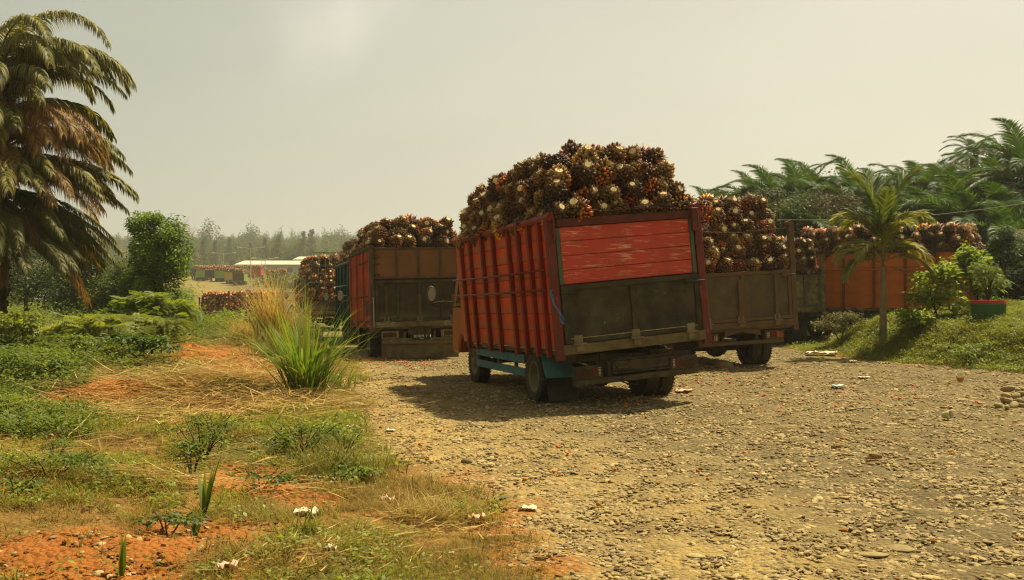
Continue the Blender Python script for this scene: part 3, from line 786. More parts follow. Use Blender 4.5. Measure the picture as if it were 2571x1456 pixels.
def make_truck(name, label, cat, corner, D, yaw, w=2.24, L=4.9, paint=None, S=None, group='loaded trucks queueing on the gravel'):
    """corner: x of the rear left corner of the bed at depth D; S: options"""
    S = S or {}
    g = S.get
    th = R(yaw)
    fw = Vector((-math.sin(th), math.cos(th), 0)); rt = Vector((math.cos(th), math.sin(th), 0))
    base = Vector((corner, D, 0)) + rt * (w / 2)
    gz = g('gz', 0.0)
    roll = R(g('roll', 0)); broll = R(g('broll', 0)); bpitch = R(g('bpitch', 0))
    rootM = Matrix.Translation((base.x, base.y, gz)) @ Euler((0, roll, th)).to_matrix().to_4x4()
    root = empty(name, (base.x, base.y, gz), (0, roll, th))
    tag(root, label, cat, group)
    BX = Matrix.Translation((0, 0, .8 + g('lift', 0))) @ Matrix.Rotation(broll, 4, 'Y') @ Matrix.Rotation(bpitch, 4, 'X') @ Matrix.Translation((0, 0, -.8))
    hw = w / 2
    zt, zb = g('zt', 2.66), g('zb', .84)
    near = g('detail', 2)
    mp, mr = g('panel'), g('rib')
    bev = .006 if near == 2 else 0
    # --- side walls
    rows = g('rows', 7)
    for s in (-1, 1):
        if g('style', 'plank') == 'plank':
            hgt = (zt - zb) / rows
            src = None
            if near >= 1:
                for k in range(rows):
                    if src is None:
                        src = MB(BX).bx(s * hw - s * .0, s * hw - s * .028, 0.03, L, zb + .003, zb + hgt - .004).build('plank', mp, root, bev * .6)
                    else:
                        dz = Vector((0, 0, k * hgt)); dz = BX.to_3x3() @ dz
                        jit = rnd.uniform(-.004, .004)
                        copy_part(src, 'plank', root, loc=dz + Vector((s * jit, 0, 0)))
            else:
                MB(BX).bx(s * hw, s * hw - s * .03, 0.03, L, zb, zt).build('side_wall', mp, root)
        else:   # corrugated sheet
            b = MB(BX); n = g('ncorr', 26); poly = []
            for i in range(n * 4 + 1):
                y = .03 + (L - .06) * i / (n * 4); q = i % 4
                poly.append((y, s * hw - s * (.0 if q in (0, 1) else .045)))
            vs = [(x, y, z) for z in (zb, zt) for (y, x) in poly]; m_ = len(poly)
            b.add(vs, [(i, i + 1, m_ + i + 1, m_ + i) for i in range(m_ - 1)])
            o = b.build('side_panel', mp, root)
            so = o.modifiers.new('thick', 'SOLIDIFY'); so.thickness = .006
        ribs = g('ribs', [.38, .81, 1.29, 1.75, 2.53, 3.13, 3.85, 4.39])
        for y in ribs:
            b = MB(BX)
            if near == 2:
                b.bx(s * hw, s * (hw + .065), y - .045, y + .045, zb - .11, zt - .02)
            else:
                b.bx(s * hw, s * (hw + .06), y - .035, y + .035, zb - .06, zt)
            b.build('rib', mr, root, bev)
        # rails
        rb = MB(BX)
        if g('pipe', True):
            rb.tube([(s * (hw + .01), -.08, zt + .03), (s * (hw + .01), L + .02, zt + .03)], .058, 14)
        else:
            rb.bx(s * (hw - .05), s * (hw + .04), 0, L, zt, zt + .07)
        rb.build('top_rail', g('railmat', mr), root, 0, sm=False)
        for zc in g('bars', [1.98, 1.70]):
            b = MB(BX); b.tube([(s * (hw + .095), .14, zc), (s * (hw + .095), L * .5, zc - .01), (s * (hw + .095), L + .02, zc)], .017, 8)
            b.build('side_bar', g('barmat', mr), root, sm=True)
        # corner posts
        pt = g('post_top', zt + .02)
        b = MB(BX)
        b.bx(s * (hw - .045), s * (hw + .075), -.045, .05, zb - .14, pt)
        if near == 2 and g('lug', False):
            b.prism([(-.06, zt - .35), (-.12, zt - .25), (-.12, zt - .02), (-.06, zt + .04)], s * (hw - .03), s * (hw - .005), 'X')
        b.build('corner_post', g('postmat', mr), root, bev)
        if g('postcap'):
            b = MB(BX); b.tube([(s * hw, -.06, pt + .01), (s * hw, .12, pt + .01)], .062, 12); b.build('post_cap', g('postmat', mr), root, sm=False)
    # --- front headboard and floor
    MB(BX).bx(-hw + .03, hw - .03, L - .04, L, zb, zt + g('head', .10)).build('headboard', mp, root, bev)
    MB(BX).bx(-hw + .03, hw - .03, .03, L - .05, zb - .08, zb - .02).build('bed_floor', m_beam, root)
    # --- rear
    mg, mgf = g('gate_panel'), g('gate_frame')
    z0, z1 = g('gz0', .92), g('gz1', 1.74)
    xs_ = [-hw + .06, hw - .06]
    nP = g('npanel', 2)
    def gate(nm, z0, z1, n, mf, mpn, fr=.075, lit_edge=False, y=-.02):
        b = MB(BX)
        x0, x1 = xs_
        b.bx(x0, x1, y - .045, y + .01, z1 - fr, z1); b.bx(x0, x1, y - .042, y + .01, z0, z0 + fr * .9)
        b.bx(x0, x0 + fr, y - .043, y + .01, z0 + fr * .9, z1 - fr); b.bx(x1 - fr, x1, y - .043, y + .01, z0 + fr * .9, z1 - fr)
        for i in range(1, n):
            xc = x0 + (x1 - x0) * i / n
            b.bx(xc - .032, xc + .032, y - .048, y + .01, z0 + fr * .9, z1 - fr)
        go = b.build(nm, mf, root, bev)
        for i in range(n):
            a0 = x0 + (x1 - x0) * i / n + (.05 if i else fr); a1 = x0 + (x1 - x0) * (i + 1) / n - (.05 if i < n - 1 else fr)
            pb = MB(BX); pb.bx(a0 - .02, a1 + .02, y - .012, y + .004, z0 + fr * .5, z1 - fr * .5)
            pb.build('panel', mpn, go)
        return go
    tg = gate('tailgate', z0, z1, nP, mgf, mg)
    if near == 2:
        for fx in g('hinges', [.09, .5, .91]):
            x = xs_[0] + (xs_[1] - xs_[0]) * fx
            b = MB(BX); b.tube([(x - .10, -.095, z0 - .015), (x + .10, -.095, z0 - .015)], .020, 8)
            b.bx(x - .07, x + .06, -.075, -.066, z0 + .0, z0 + .11); b.bx(x - .05, x + .07, -.078, -.068, z0 - .12, z0 - .02)
            b.build('hinge', m_hinge, tg, .004)
        for s in (-1, 1):
            x = s * (hw - .17)
            b = MB(BX); b.bx(x - .11, x + .11, -.085, -.069, z1 - .16, z1 - .06); b.tube([(x - .13, -.10, z1 - .11), (x + .13 + s * .05, -.10, z1 - .11)], .018, 8)
            b.build('latch', g('latchmat', mgf), tg, .004)
    if g('upper') == 'boards':
        zu = z1 + .012
        rws = 4; hh = (zt - .115 - zu) / rws
        for k in range(rws):
            b = MB(BX); b.bx(-hw + .13, hw - .13, -.02 - rnd.uniform(0, .006), .012, zu + k * hh + .003, zu + (k + 1) * hh - .004)
            b.build('plank', g('board'), root, bev * .6)
        MB(BX).bx(-hw + .08, hw - .08, -.055, .0, zt - .112, zt).build('top_beam', g('topbeam', mr), root, bev)
        for s in (-1, 1):
            MB(BX).bx(s * (hw - .125), s * (hw - .06), -.035, .015, z1 + .01, zt - .12).build('channel', g('chan'), root, bev)
    elif g('upper') == 'panels':
        gate('upper_gate', z1 + .03, zt + .02, g('nupper', 4), g('upper_frame'), g('upper_panel'), fr=.05)
    if g('chain'):
        zc = g('chain'); b = MB(BX); n = 46
        for i in range(n):
            t = i / (n - 1); x = -hw + .05 + (w - .1) * t; z = zc - .05 * math.sin(math.pi * t) * (1 - .2 * math.sin(9 * t))
            dx = (w - .1) / (n - 1) * .62
            b.tube([(x - dx, -.03, z - .010), (x + dx, -.03, z + .010)] if i % 2 else [(x - dx, -.036, z + .008), (x + dx, -.024, z - .008)], .0095, 5)
        b.build('chain', m_chain, root)
        b = MB(BX); b.tube([(.15, -.05, zc - .055), (.55, -.05, zc - .045)], .013, 6); b.tube([(.15, -.05, zc - .03), (.55, -.05, zc - .02)], .008, 6)
        b.build('turnbuckle', m_chain, root)
    MB(BX).bx(-hw + .02, hw - .02, -.06, .05, z0 - .155, z0 - .012).build('rear_beam', g('beammat', m_beam), root, bev * 2)
    # --- running gear (not leaning with the bed)
    wr, wf = g('axle', 1.25), g('axle', 1.25) + g('wb', 3.6)
    b = MB()
    for s in (-1, 1): b.bx(s * .36, s * .44, .25, L + 1.3, .60, .78)
    for y in np.linspace(.35, L - .3, 8): b.bx(-hw + .08, hw - .08, y - .05, y + .05, zb - .17, zb - .082)
    b.build('chassis', m_steel, root)
    b = MB(); b.tube([(-.85, wr, .41), (-.24, wr, .41), (-.16, wr, .41), (.16, wr, .41), (.24, wr, .41), (.85, wr, .41)], [.07, .08, .17, .17, .08, .07], 12)
    b.lathe([(wr - .20, .02), (wr - .16, .13), (wr - .05, .20), (wr + .08, .20), (wr + .2, .10), (wr + .3, .05)], 16, 'Y', (0, 0, .40))
    b.tube([(0, wr + .3, .42), (0, wf - .8, .60)], .045, 8)
    b.build('rear_axle', m_steel, root, sm=True)
    b = MB(); b.tube([(-.8, wf, .40), (.8, wf, .40)], .05, 8); b.build('front_axle', m_steel, root)
    for s in (-1, 1):
        b = MB()
        for k in range(4): b.bx(s * .36, s * .44, wr - .55 + k * .1, wr + .55 - k * .1, .50 - k * .02, .517 - k * .02)
        b.build('leaf_spring', m_steel, root)
    if near >= 1:
        first = None
        for (x, y, deep, flip) in [(-hw + .15, wr, 1, 0), (-hw + .42, wr, 0, 0), (hw - .15, wr, 1, 1), (hw - .42, wr, 0, 1), (-hw + .30, wf, 0, 0), (hw - .30, wf, 0, 1)]:
            wo = new_obj('wheel', TYRE, root, (x, y, .40), (rnd.uniform(0, 3), 0, math.pi if flip else 0))
            if near == 2 or deep: new_obj('rim', RIM_DEEP if deep else RIM_FLAT, wo)
    else:
        for (x, y) in [(-hw + .2, wr), (hw - .2, wr), (-hw + .25, wf), (hw - .25, wf)]:
            new_obj('wheel', TYRE, root, (x, y, .40))
    # rear bumper, lamps
    if near == 2:
        by = g('bumper_y', .02); HX = (Matrix.Translation((0, 0, .8)) @ Matrix.Rotation(broll * .8, 4, 'Y') @ Matrix.Translation((0, 0, -.8)))
        bz = g('bumper_z', .50)
        mbz = g('bumpmat', m_steel)
        b = MB(HX); b.bx(-.98, .98, by - .05, by + .04, bz - .10, bz - .02); b.bx(-.42, -.36, by + .045, .45, bz - .05, .70); b.bx(.36, .42, by + .045, .45, bz - .05, .70)
        b.build('bumper', mbz, root, .01)
        if g('cross'):
            b = MB(HX); b.bx(-.36, .62, by + .0, by + .03, bz + .04, bz + .20); b.bx(-.36, .62, by - .03, by + .05, bz + .205, bz + .225); b.bx(-.36, .62, by - .03, by + .05, bz + .015, bz + .035)
            b.tube([(-.30, by - .02, bz + .10), (-.12, by - .02, bz + .10)], .03, 8)
            b.build('crossmember', m_steel, root, .01)
        for s in (-1, 1):
            lx = s * .76
            lm = g('lamp_house', m_steel)
            b = MB(HX); b.bx(lx - .22, lx + .22, by - .045, by + .02, bz - .015, bz + .17)
            lo = b.build('tail_light', lm, root, .006)
            cols = [(m_lampclear, .22), (m_lampred, .42), (m_lampamber, .36)] if g('lamps', 'red') == 'bright' else [(m_lampclear, .10), (m_lampred, .22), (m_lampdirty, .68)]
            x = lx - s * .19
            for mm, f in cols:
                x2 = x + s * .38 * f
                MB(HX).bx(x + s * .004, x2 - s * .004, by - .058, by - .047, bz + .02, bz + .135).build('lens', mm, lo)
                x = x2
            b = MB(HX)
            for z in (bz + .04, bz + .085, bz + .125): b.tube([(lx - .21, by - .06, z - .005), (lx - .2, by - .09, z), (lx + .2, by - .09, z), (lx + .21, by - .06, z - .005)], .005, 5)
            for q in (-.12, 0, .12): b.tube([(lx + q, by - .092, bz + .015), (lx + q, by - .092, bz + .15)], .005, 5)
            b.build('lamp_guard', m_steel, lo)
            if not g('wideflap') and not g('noflap'):
                b = MB(HX); fz = g('flap_z', (.08, .52)); fz = (fz[0] + (.20 if s > 0 else 0), fz[1] + (.08 if s > 0 else 0))
                b.box((s * (hw - .28), wr - .52 if not g('fender') else wr - .50, (fz[0] + fz[1]) / 2), (.46, .012, fz[1] - fz[0]), (R(-4), 0, R(3 * s)))
                b.build('mud_flap', g('flapmat', m_black), root)
    if g('wideflap'):
        b = MB(); b.bx(-.98, 1.0, -.005, .012, .03, .37); b.build('mud_flap', g('flapmat', m_beam), root)
        b = MB(); b.tube([(-.98, -.02, .42), (1.0, -.02, .42)], .05, 10); b.build('bumper_tube', m_beam, root)
    # --- cab
    cm = g('cabmat', mp); cw = g('cabw', .86)
    y0c = L + .06
    b = MB(); b.prism([(y0c + p, q) for p, q in cab_profile()], -cw, cw, 'X')
    cab = b.build('cab', cm, root, .04)
    for s in (-1, 1):
        b = MB(); b.prism([(y0c + .28, 1.38), (y0c + .28, 1.92), (y0c + .92, 1.94), (y0c + 1.22, 1.40)], s * (cw - .01), s * (cw + .006), 'X'); b.build('side_window', m_glass, cab)
    b = MB(); b.add([(-cw + .08, y0c + 1.165, 2.0), (cw - .08, y0c + 1.165, 2.0), (cw - .08, y0c + 1.43, 1.45), (-cw + .08, y0c + 1.43, 1.45)], [(0, 1, 2, 3)])
    b.build('windscreen', m_glass, cab)
    for s in (-1, 1):
        ml = g('mirror_x', .30)
        mx = s * (hw + ml); my = y0c + 1.25; mz = g('mirror_z', 1.62)
        b = MB()
        b.lathe([(my, .001), (my, .085), (my + .03, .10), (my + .07, .06), (my + .075, .001)], 16, 'Y', (0, 0, 0))
        for v in b.v: v.z = v.z * 1.75 + mz; v.x += mx
        mo = b.build('mirror', m_steel, root, sm=True)
        b = MB(); b.lathe([(my - .004, .001), (my - .004, .076)], 16, 'Y')
        for v in b.v: v.z = v.z * 1.8 + mz; v.x += mx
        b.build('mirror_face', m_mirror, mo)
        b = MB(); b.tube([(s * cw, my + .05, mz - .16), (s * (hw + .02), my + .08, mz - .14), (mx, my + .04, mz - .17), (mx, my + .05, mz + .14)], .017, 6)
        b.tube([(s * cw, my + .05, mz - .26), (s * (hw + .04), my + .08, mz - .25), (mx + s * .02, my + .05, mz - .2)], .017, 6)
        b.build('mirror_arm', m_steel, mo)
    return root, rootM @ BX, rootM, BX

# paints (real surface colours)
red_o = M('orange_red_paint', (0.62, 0.060, 0.016), (0.50, 0.044, 0.014), scale=1.7, rough=0.5, scratch=(.55, .33, .16), sfreq=(9, 9, 30), samt=.70, dirt=(0.10, 0.03, 0.012), damt=.5, dscale=2.2, low=(.80, 1.05, (.30, .10, .035)))
red_dk = M('dark_red_paint', (0.22, 0.016, 0.008), (0.16, 0.012, 0.007), scale=3, rough=0.5, scratch=(.36, .15, .09), sfreq=(20, 20, 8), samt=.70, dirt=(0.05, .02, .012), damt=.5)
red_post = M('weathered_red_post', (0.17, 0.032, 0.026), (0.11, 0.025, 0.02), scale=4, rough=0.6, scratch=(.30, .2, .12), sfreq=(14, 14, 5), samt=.6, dirt=(.04, .03, .02), damt=.5)
red_bd = M('scuffed_red_boards', (0.54, 0.058, 0.042), (0.40, 0.050, 0.036), scale=2.4, rough=0.6, scratch=(.70, .38, .24), sfreq=(2.6, 2.6, 34), samt=.53, dirt=(0.24, 0.07, 0.035), damt=.6, dscale=3)
topbeam = M('stained_top_beam', (0.13, 0.028, 0.02), (0.08, 0.022, 0.016), scale=5, rough=0.7, dirt=(.03, .02, .012), damt=.6, scratch=(.3, .18, .1), sfreq=(5, 5, 60), samt=.62)
turq = M('worn_turquoise', (0.05, 0.12, 0.095), (0.12, 0.105, 0.06), scale=9, rough=.7, dirt=(.03, .025, .015), damt=.6)
blk_fr = M('black_frame', (0.035, 0.031, 0.022), (0.020, 0.018, 0.013), scale=8, rough=.7, scratch=(.25, .2, .11), sfreq=(25, 25, 25), samt=.66, dirt=DUST, damt=.35)
blk_plate = M('black_chequer_plate', (0.030, 0.027, 0.018), (0.088, 0.070, 0.036), scale=2.6, rough=.65, dirt=(.009, .008, .007), damt=.9, dscale=2.0, plate=True, scratch=(.24, .21, .13), sfreq=(14, 14, 8), samt=.62)
blue_p = M('worn_blue_paint', (0.05, 0.19, 0.24), (0.035, 0.13, 0.17), scale=5, rough=.6, scratch=(.10, .06, .03), sfreq=(22, 5, 22), samt=.58, dirt=(.09, .07, .04), damt=.7, dscale=6)
rust_up = M('rusty_brown_sheet', (0.19, 0.085, 0.038), (0.13, 0.062, 0.030), scale=2.5, rough=.8, dirt=(.24, .10, .02), damt=.35, dscale=1.6)
brn_fr = M('brown_frame', (0.085, 0.058, 0.034), (0.055, 0.038, 0.022), scale=7, rough=.8, dirt=DUST, damt=.4)
drk_sheet = M('grimy_dark_sheet', (0.030, 0.025, 0.017), (0.045, 0.037, 0.023), scale=3, rough=.75, dirt=(.10, .075, .04), damt=.35, dscale=5, low=(.95, 1.22, (.12, .09, .045)))
rst_red = M('rust_red_wall', (0.52, 0.075, 0.022), (0.40, 0.058, 0.020), scale=3, rough=.6, dirt=(.07, .04, .025), damt=.6, dscale=2.5)
teal = M('teal_wall', (0.010, 0.060, 0.060), (0.008, 0.042, 0.044), scale=3, rough=.55, dirt=(.02, .03, .025), damt=.5)
teal_dk = M('teal_rib', (0.008, 0.04, 0.04), (0.006, 0.028, 0.03), rough=.5)
grey_sheet = M('dusty_grey_sheet', (0.085, 0.066, 0.038), (0.125, 0.097, 0.055), scale=2.6, rough=.85, dirt=(.035, .03, .02), damt=.7, dscale=2.2)
grey_fr = M('dusty_grey_frame', (0.12, 0.085, 0.05), (0.08, 0.055, 0.032), scale=6, rough=.8, dirt=(.16, .06, .03), damt=.35, dscale=3)
yel_rust = M('flaking_yellow', (0.24, 0.19, 0.06), (0.05, 0.045, 0.03), scale=7, rough=.85, dirt=(.03, .03, .02), damt=.7, dscale=8)
org_wall = M('orange_wall', (0.46, 0.115, 0.016), (0.36, 0.080, 0.013), scale=1.5, rough=.55, dirt=(.12, .045, .015), damt=.4, dscale=1.5)
org_rib = M('orange_rib', (0.17, 0.045, 0.018), (0.12, 0.032, 0.013), rough=.6)
grn_wall = M('lime_green_boards', (0.14, 0.19, 0.035), (0.09, 0.13, 0.028), scale=4, rough=.65, dirt=(.08, .08, .03), damt=.5)
dark_rail = M('dark_rail', (0.03, 0.025, 0.018), (0.05, 0.035, 0.022), rough=.7)

# 1: the red truck in the foreground
t1, t1M, t1R, t1B = make_truck('cargo_truck', 'nearest truck, orange-red slatted walls, scuffed red boards over a black tailgate, leaning left', 'truck', .70, 13.9, 19.0, 2.29, 4.85,
    S=dict(roll=-1.2, broll=-3.9, lift=.10, bpitch=-1.0, panel=red_o, rib=red_dk, postmat=red_post, board=red_bd, topbeam=topbeam, chan=turq, gate_panel=blk_plate, gate_frame=blk_fr, upper='boards',
           zt=2.67, cross=True, lug=True, fender=True, mirror_z=1.66, mirror_x=.26, flap_z=(.12, .46), chain=2.80, post_top=2.70, cabmat=M('orange_cab_paint', (.28, .075, .025), (.22, .05, .018), scale=2, rough=.35, dirt=(.2, .1, .05), damt=.4), cabw=.93))
b = MB(t1B); b.bx(-1.0, 1.0, -.066, -.063, .985, .995); b.build('pale_edge', M('pale_ledge', (.42, .33, .16), (.25, .19, .09), scale=20), t1)  # thin pale strip along the foot of the tailgate panels
b = MB(t1B); b.tube([(1.08, -.07, 2.70), (1.08, .1, 2.70)], .06, 12); b.bx(1.04, 1.15, -.11, -.05, 2.36, 2.70); b.build('post_lug', red_post, t1, .006)
for s in (-1, 1):
    if s > 0: continue
    b = MB(); x0, x1 = s * 1.12, s * .66
    b.add([(x0, .86, .74), (x1, .86, .74), (x1, .66, .42), (x0, .66, .42), (x0, .88, .75), (x1, .88, .75), (x1, .68, .42), (x0, .68, .42), (x0, 1.62, .86), (x1, 1.62, .86)],
          [(0, 1, 2, 3), (4, 7, 6, 5), (0, 3, 7, 4), (1, 5, 6, 2), (3, 2, 6, 7), (4, 5, 9, 8)])
    b.build('fender', blue_p, t1, .006)
for s in (-1, 1):
    for z0_, z1_ in ((.56, .70), (.36, .48)):
        b = MB(); b.add([], []); b.bx(s * 1.06, s * 1.00, 1.78, 4.35, z0_, z1_); b.build('side_guard', blue_p, t1, .006)
    for y_ in (2.4, 3.3):
        MB().bx(s * .985, s * .94, y_, y_ + .07, .34, .80).build('guard_post', m_beam, t1)
b = MB(); b.tube([(-.2, .3, .40), (-.05, .1, .33), (.1, .15, .32), (.25, .5, .42)], .012, 6); b.build('brake_hose', m_steel, t1)
rp = Vector((-1.26, -.06, 1.66)); pts = [t1B @ (rp + Vector((.02 * math.sin(i * 1.3) + .012 * i, -.02 * math.cos(i * 1.7) - .012 * i, -.045 * i))) for i in range(11)]
b = MB(); b.tube(pts, .014, 6); b.tube([pts[2], pts[2] + Vector((-.06, -.02, .06)), pts[2] + Vector((-.02, -.05, .13))], .012, 6); b.tube([pts[6] + Vector((.01, 0, 0)), pts[6] + Vector((.06, -.02, -.1)), pts[6] + Vector((.03, -.03, -.17))], .009, 5)
tag(b.build('rope', m_rope, None), 'frayed blue rope tied at the rear corner of the orange-red truck', 'rope')
bpy.data.objects['rope'].matrix_world = t1R
load(t1M, 2.34, 2.60, 4, .0, 4.8, 'red truck', rear_in=.10, rear_step=.12, side_step=.085, front_drop=.22, step=.345, dz=.268)

# 2: rust-red truck with the number plate
t2, t2M, t2R, t2B = make_truck('cargo_truck', 'tall truck with rust-red side, brown upper and dark lower tailgate and a black number plate', 'truck', -3.47, 25.0, 15.5, 2.36, 4.75,
    S=dict(roll=-.4, broll=-1.0, bpitch=-.6, style='corr', ncorr=16, panel=rst_red, rib=rst_red, ribs=[.1, 1.6, 3.1, 4.6], postmat=brn_fr, gate_panel=drk_sheet, gate_frame=blk_fr, upper='panels', upper_frame=brn_fr, upper_panel=rust_up,
           zt=2.82, zb=.86, gz0=.98, gz1=2.02, npanel=4, nupper=4, hinges=[.12, .5, .88], bars=[2.50, 1.62, .98], barmat=brn_fr, railmat=m_chain, wideflap=True, bumper_z=.56, lamp_house=M('chequer_lamp_board', (.19, .15, .085), (.13, .10, .055), plate=True, rough=.7),
           bumpmat=m_beam, beammat=m_beam, mirror_z=1.60, mirror_x=.22, cabmat=m_white))
for s, x in ((0, -1.12), (1, .62)):
    b = MB(t2B); b.box((x + .25, -.066, .90), (.50, .01, .13)); b.build('dust_patch', M('pale_plate', (.27, .24, .16), (.12, .10, .06), scale=16, rough=.9), t2)
for fx in (.12, .5, .88):       # hinge straps up the dark gate
    x = -1.12 + 2.24 * fx
    b = MB(t2B); b.bx(x - .035, x + .035, -.082, -.069, .99, 1.02 + (.85 if fx == .12 else .6)); b.build('hinge_strap', brn_fr, t2, .004)
for z in (2.60, 2.43, 2.15, 1.98):
    b = MB(t2B); b.tube([(-1.16, -.07, z), (-.99, -.07, z)], .022, 8); b.build('latch', m_chain, t2)
b = MB(t2B); b.bx(-1.185, -1.165, -.075, -.050, .84, 1.60); b.build('reflector_strip', M('pale_strip', (.42, .40, .33), (.25, .22, .16), scale=20, rough=.8), t2)
vp = M('faded_violet_paint', (.06, .025, .085), (.10, .03, .06), scale=8, rough=.7)
for y0_, y1_, z0_, z1_ in ((.62, .95, 1.13, 1.42), (.40, .60, 1.13, 1.5), (.78, 1.45, 1.32, 1.52), (1.15, 1.45, 1.12, 1.34)):
    MB(t2B).bx(-1.182, -1.186, y0_, y1_, z0_, z1_).build('paint_mark', vp, t2)
b = MB(); b.bx(-.30, .30, .006, .030, .62, .82); b.build('tow_bracket', m_steel, t2, .01)
b = MB(); b.bx(-.24, .24, -.075, -.062, .50, .635); npl = b.build('number_plate', m_plate, t2, .006)
def text_part(body, size, loc, parent, mat, name='plate_text', sx=1.0, rot=(R(90), 0, 0), ext=.002):
    cu = bpy.data.curves.new(name, 'FONT'); cu.body = body; cu.size = size; cu.extrude = ext; cu.align_x = 'CENTER'; cu.align_y = 'CENTER'
    o = bpy.data.objects.new(name, cu); COL.objects.link(o)
    dg = bpy.context.evaluated_depsgraph_get(); me = bpy.data.meshes.new_from_object(o.evaluated_get(dg)); bpy.data.objects.remove(o)
    me.materials.clear(); me.materials.append(mat)
    return new_obj(name, me, parent, loc, rot, (sx, 1, 1))
m_ink = M('plate_white', (.62, .60, .52), rough=.6)
text_part('BD 8295  P', .095, (0, -.078, .582), npl, m_ink, sx=.80)
text_part('08·20', .035, (.03, -.078, .522), npl, m_ink)
load(t2M, 2.3, 2.80, 3, .0, 4.7, 'plated truck', rear_in=.14, rear_step=.14, side_step=.10, step=.36, sc=1.06, dz=.25)

# 3: dusty grey tailgate, load heaped behind tall posts
t3, t3M, t3R, t3B = make_truck('cargo_truck', 'truck with a dusty grey tailgate just behind and right of the nearest red one', 'truck', 3.70, 20.6, 15.0, 2.42, 4.9,
    S=dict(roll=-1.0, broll=-2.2, panel=grey_sheet, rib=grey_fr, postmat=grey_fr, gate_panel=grey_sheet, gate_frame=grey_fr, npanel=2, zt=2.2, post_top=3.02, postcap=True, zb=.90, gz0=1.02, gz1=2.06, chain=2.94, beammat=grey_fr,
           noflap=True, lamps='bright', bumper_z=.62, bumpmat=grey_fr, hinges=[.14, .47, .84], cross=False, latchmat=grey_fr, lamp_house=grey_fr, cabmat=m_white, gz=.05, bumper_y=.1))
b = MB(); b.add([(-.42, .0, .70), (-.02, 0, .80), (.40, 0, .72), (.40, 0, .84), (-.02, 0, .92), (-.42, 0, .84), (-.42, .08, .70), (-.02, .08, .80), (.40, .08, .72), (.40, .08, .84), (-.02, .08, .92), (-.42, .08, .84)],
                  [(0, 1, 4, 5), (1, 2, 3, 4), (6, 11, 10, 7), (7, 10, 9, 8), (5, 4, 10, 11), (4, 3, 9, 10), (0, 6, 7, 1), (1, 7, 8, 2), (0, 5, 11, 6), (2, 8, 9, 3)])
b.build('crossmember', grey_fr, t3)
b = MB()
for i in range(14):
    t = i / 13; b.tube([(.1 + .5 * t, .35, .42 - .30 * math.sin(math.pi * t)), (.1 + .5 * (t + .06), .35, .42 - .30 * math.sin(math.pi * min(1, t + .06)))], .012, 5)
b.build('hanging_chain', m_chain, t3)
for s in (-1, 1):
    for fx in (.14, .84):
        pass
x = -1.15 + 2.30 * .84
for fx in (.47, .84):
    x = -1.15 + 2.30 * fx; b = MB(t3B); b.bx(x - .035, x + .035, -.082, -.069, 1.0, 1.9 if fx < .6 else 2.0); b.build('hinge_strap', grey_fr, t3, .004)
load(t3M, 2.36, 2.04, 6, .0, 4.8, 'grey tailgate truck', rear_in=.12, rear_step=.11, side_step=.022, step=.345, hide_side=True, dz=.262)

# 4: flaking yellow tailgate
t4, t4M, t4R, t4B = make_truck('cargo_truck', 'truck with a flaking yellow tailgate, mostly hidden behind the grey tailgate truck', 'truck', 7.15, 29.6, 12.0, 2.3, 4.2,
    S=dict(detail=1, broll=-1.5, panel=yel_rust, rib=yel_rust, postmat=yel_rust, gate_panel=yel_rust, gate_frame=M('yellow_black_frame', (.10, .09, .05), (.05, .045, .03), scale=9), npanel=4, zt=2.3, post_top=2.75, zb=1.12, gz0=1.22, gz1=2.16, beammat=yel_rust, cabmat=m_white, gz=.06, bars=[]))
load(t4M, 2.2, 2.15, 4, 0, 4.1, 'yellow tailgate truck', rear_in=.12, rear_step=.06, side_step=.04, step=.36, hide_side=True, dz=.27)

# 5: orange truck seen from its side
t5, t5M, t5R, t5B = make_truck('cargo_truck', 'truck with plain orange ribbed side standing across behind the small palm', 'truck', 13.62, 29.2, 62.0, 2.3, 5.3,
    S=dict(detail=1, broll=-1.0, rows=4, panel=org_wall, rib=org_rib, postmat=org_rib, gate_panel=drk_sheet, gate_frame=brn_fr, npanel=2, zt=2.78, zb=1.10, gz0=1.2, gz1=2.1, pipe=False, railmat=dark_rail, bars=[2.28],
           ribs=[.15, 1.05, 1.95, 2.85, 3.75, 4.65, 5.2], barmat=M('orange_bar', (.36, .09, .03)), cabmat=org_wall, gz=.15))
load(t5M, 2.3, 2.72, 3, 0, 5.2, 'orange truck', rear_in=.12, rear_step=.12, side_step=.13, step=.37, sc=1.05)

# 6: teal truck ahead of the rust-red one
t6, t6M, t6R, t6B = make_truck('cargo_truck', 'dark teal walled truck just ahead of the rust-red truck', 'truck', -5.30, 32.6, 14.6, 2.3, 5.4,
    S=dict(detail=1, style='corr', ncorr=24, panel=teal, rib=teal_dk, ribs=[.1, 1.5, 2.9, 4.3, 5.3], postmat=teal_dk, gate_panel=drk_sheet, gate_frame=blk_fr, zt=2.68, zb=.90, bars=[1.95, 1.62], barmat=m_galv, cabmat=m_white, mirror_z=1.55))
load(t6M, 2.2, 2.66, 3, 0, 5.3, 'teal truck', rear_in=.14, rear_step=.1, side_step=.10, step=.42, extra=8, sc=1.1)

# 7: lime green truck with a netted load
t7, t7M, t7R, t7B = make_truck('cargo_truck', 'lime green walled truck with a high netted load, ahead of the teal truck', 'truck', -9.25, 45.0, 18.0, 2.3, 5.6,
    S=dict(detail=1, panel=grn_wall, rib=grn_wall, rows=5, ribs=[.2, 1.2, 2.2, 3.2, 4.2, 5.2], postmat=blk_fr, gate_panel=drk_sheet, gate_frame=blk_fr, zt=2.35, zb=.90, gz1=1.35, post_top=2.5, pipe=False, bars=[], cabmat=m_white, mirror_z=1.6))
load(t7M, 2.3, 1.40, 7, 0, 5.5, 'green truck', rear_in=.12, rear_step=.10, side_step=.05, step=.44, extra=14, sc=1.15)
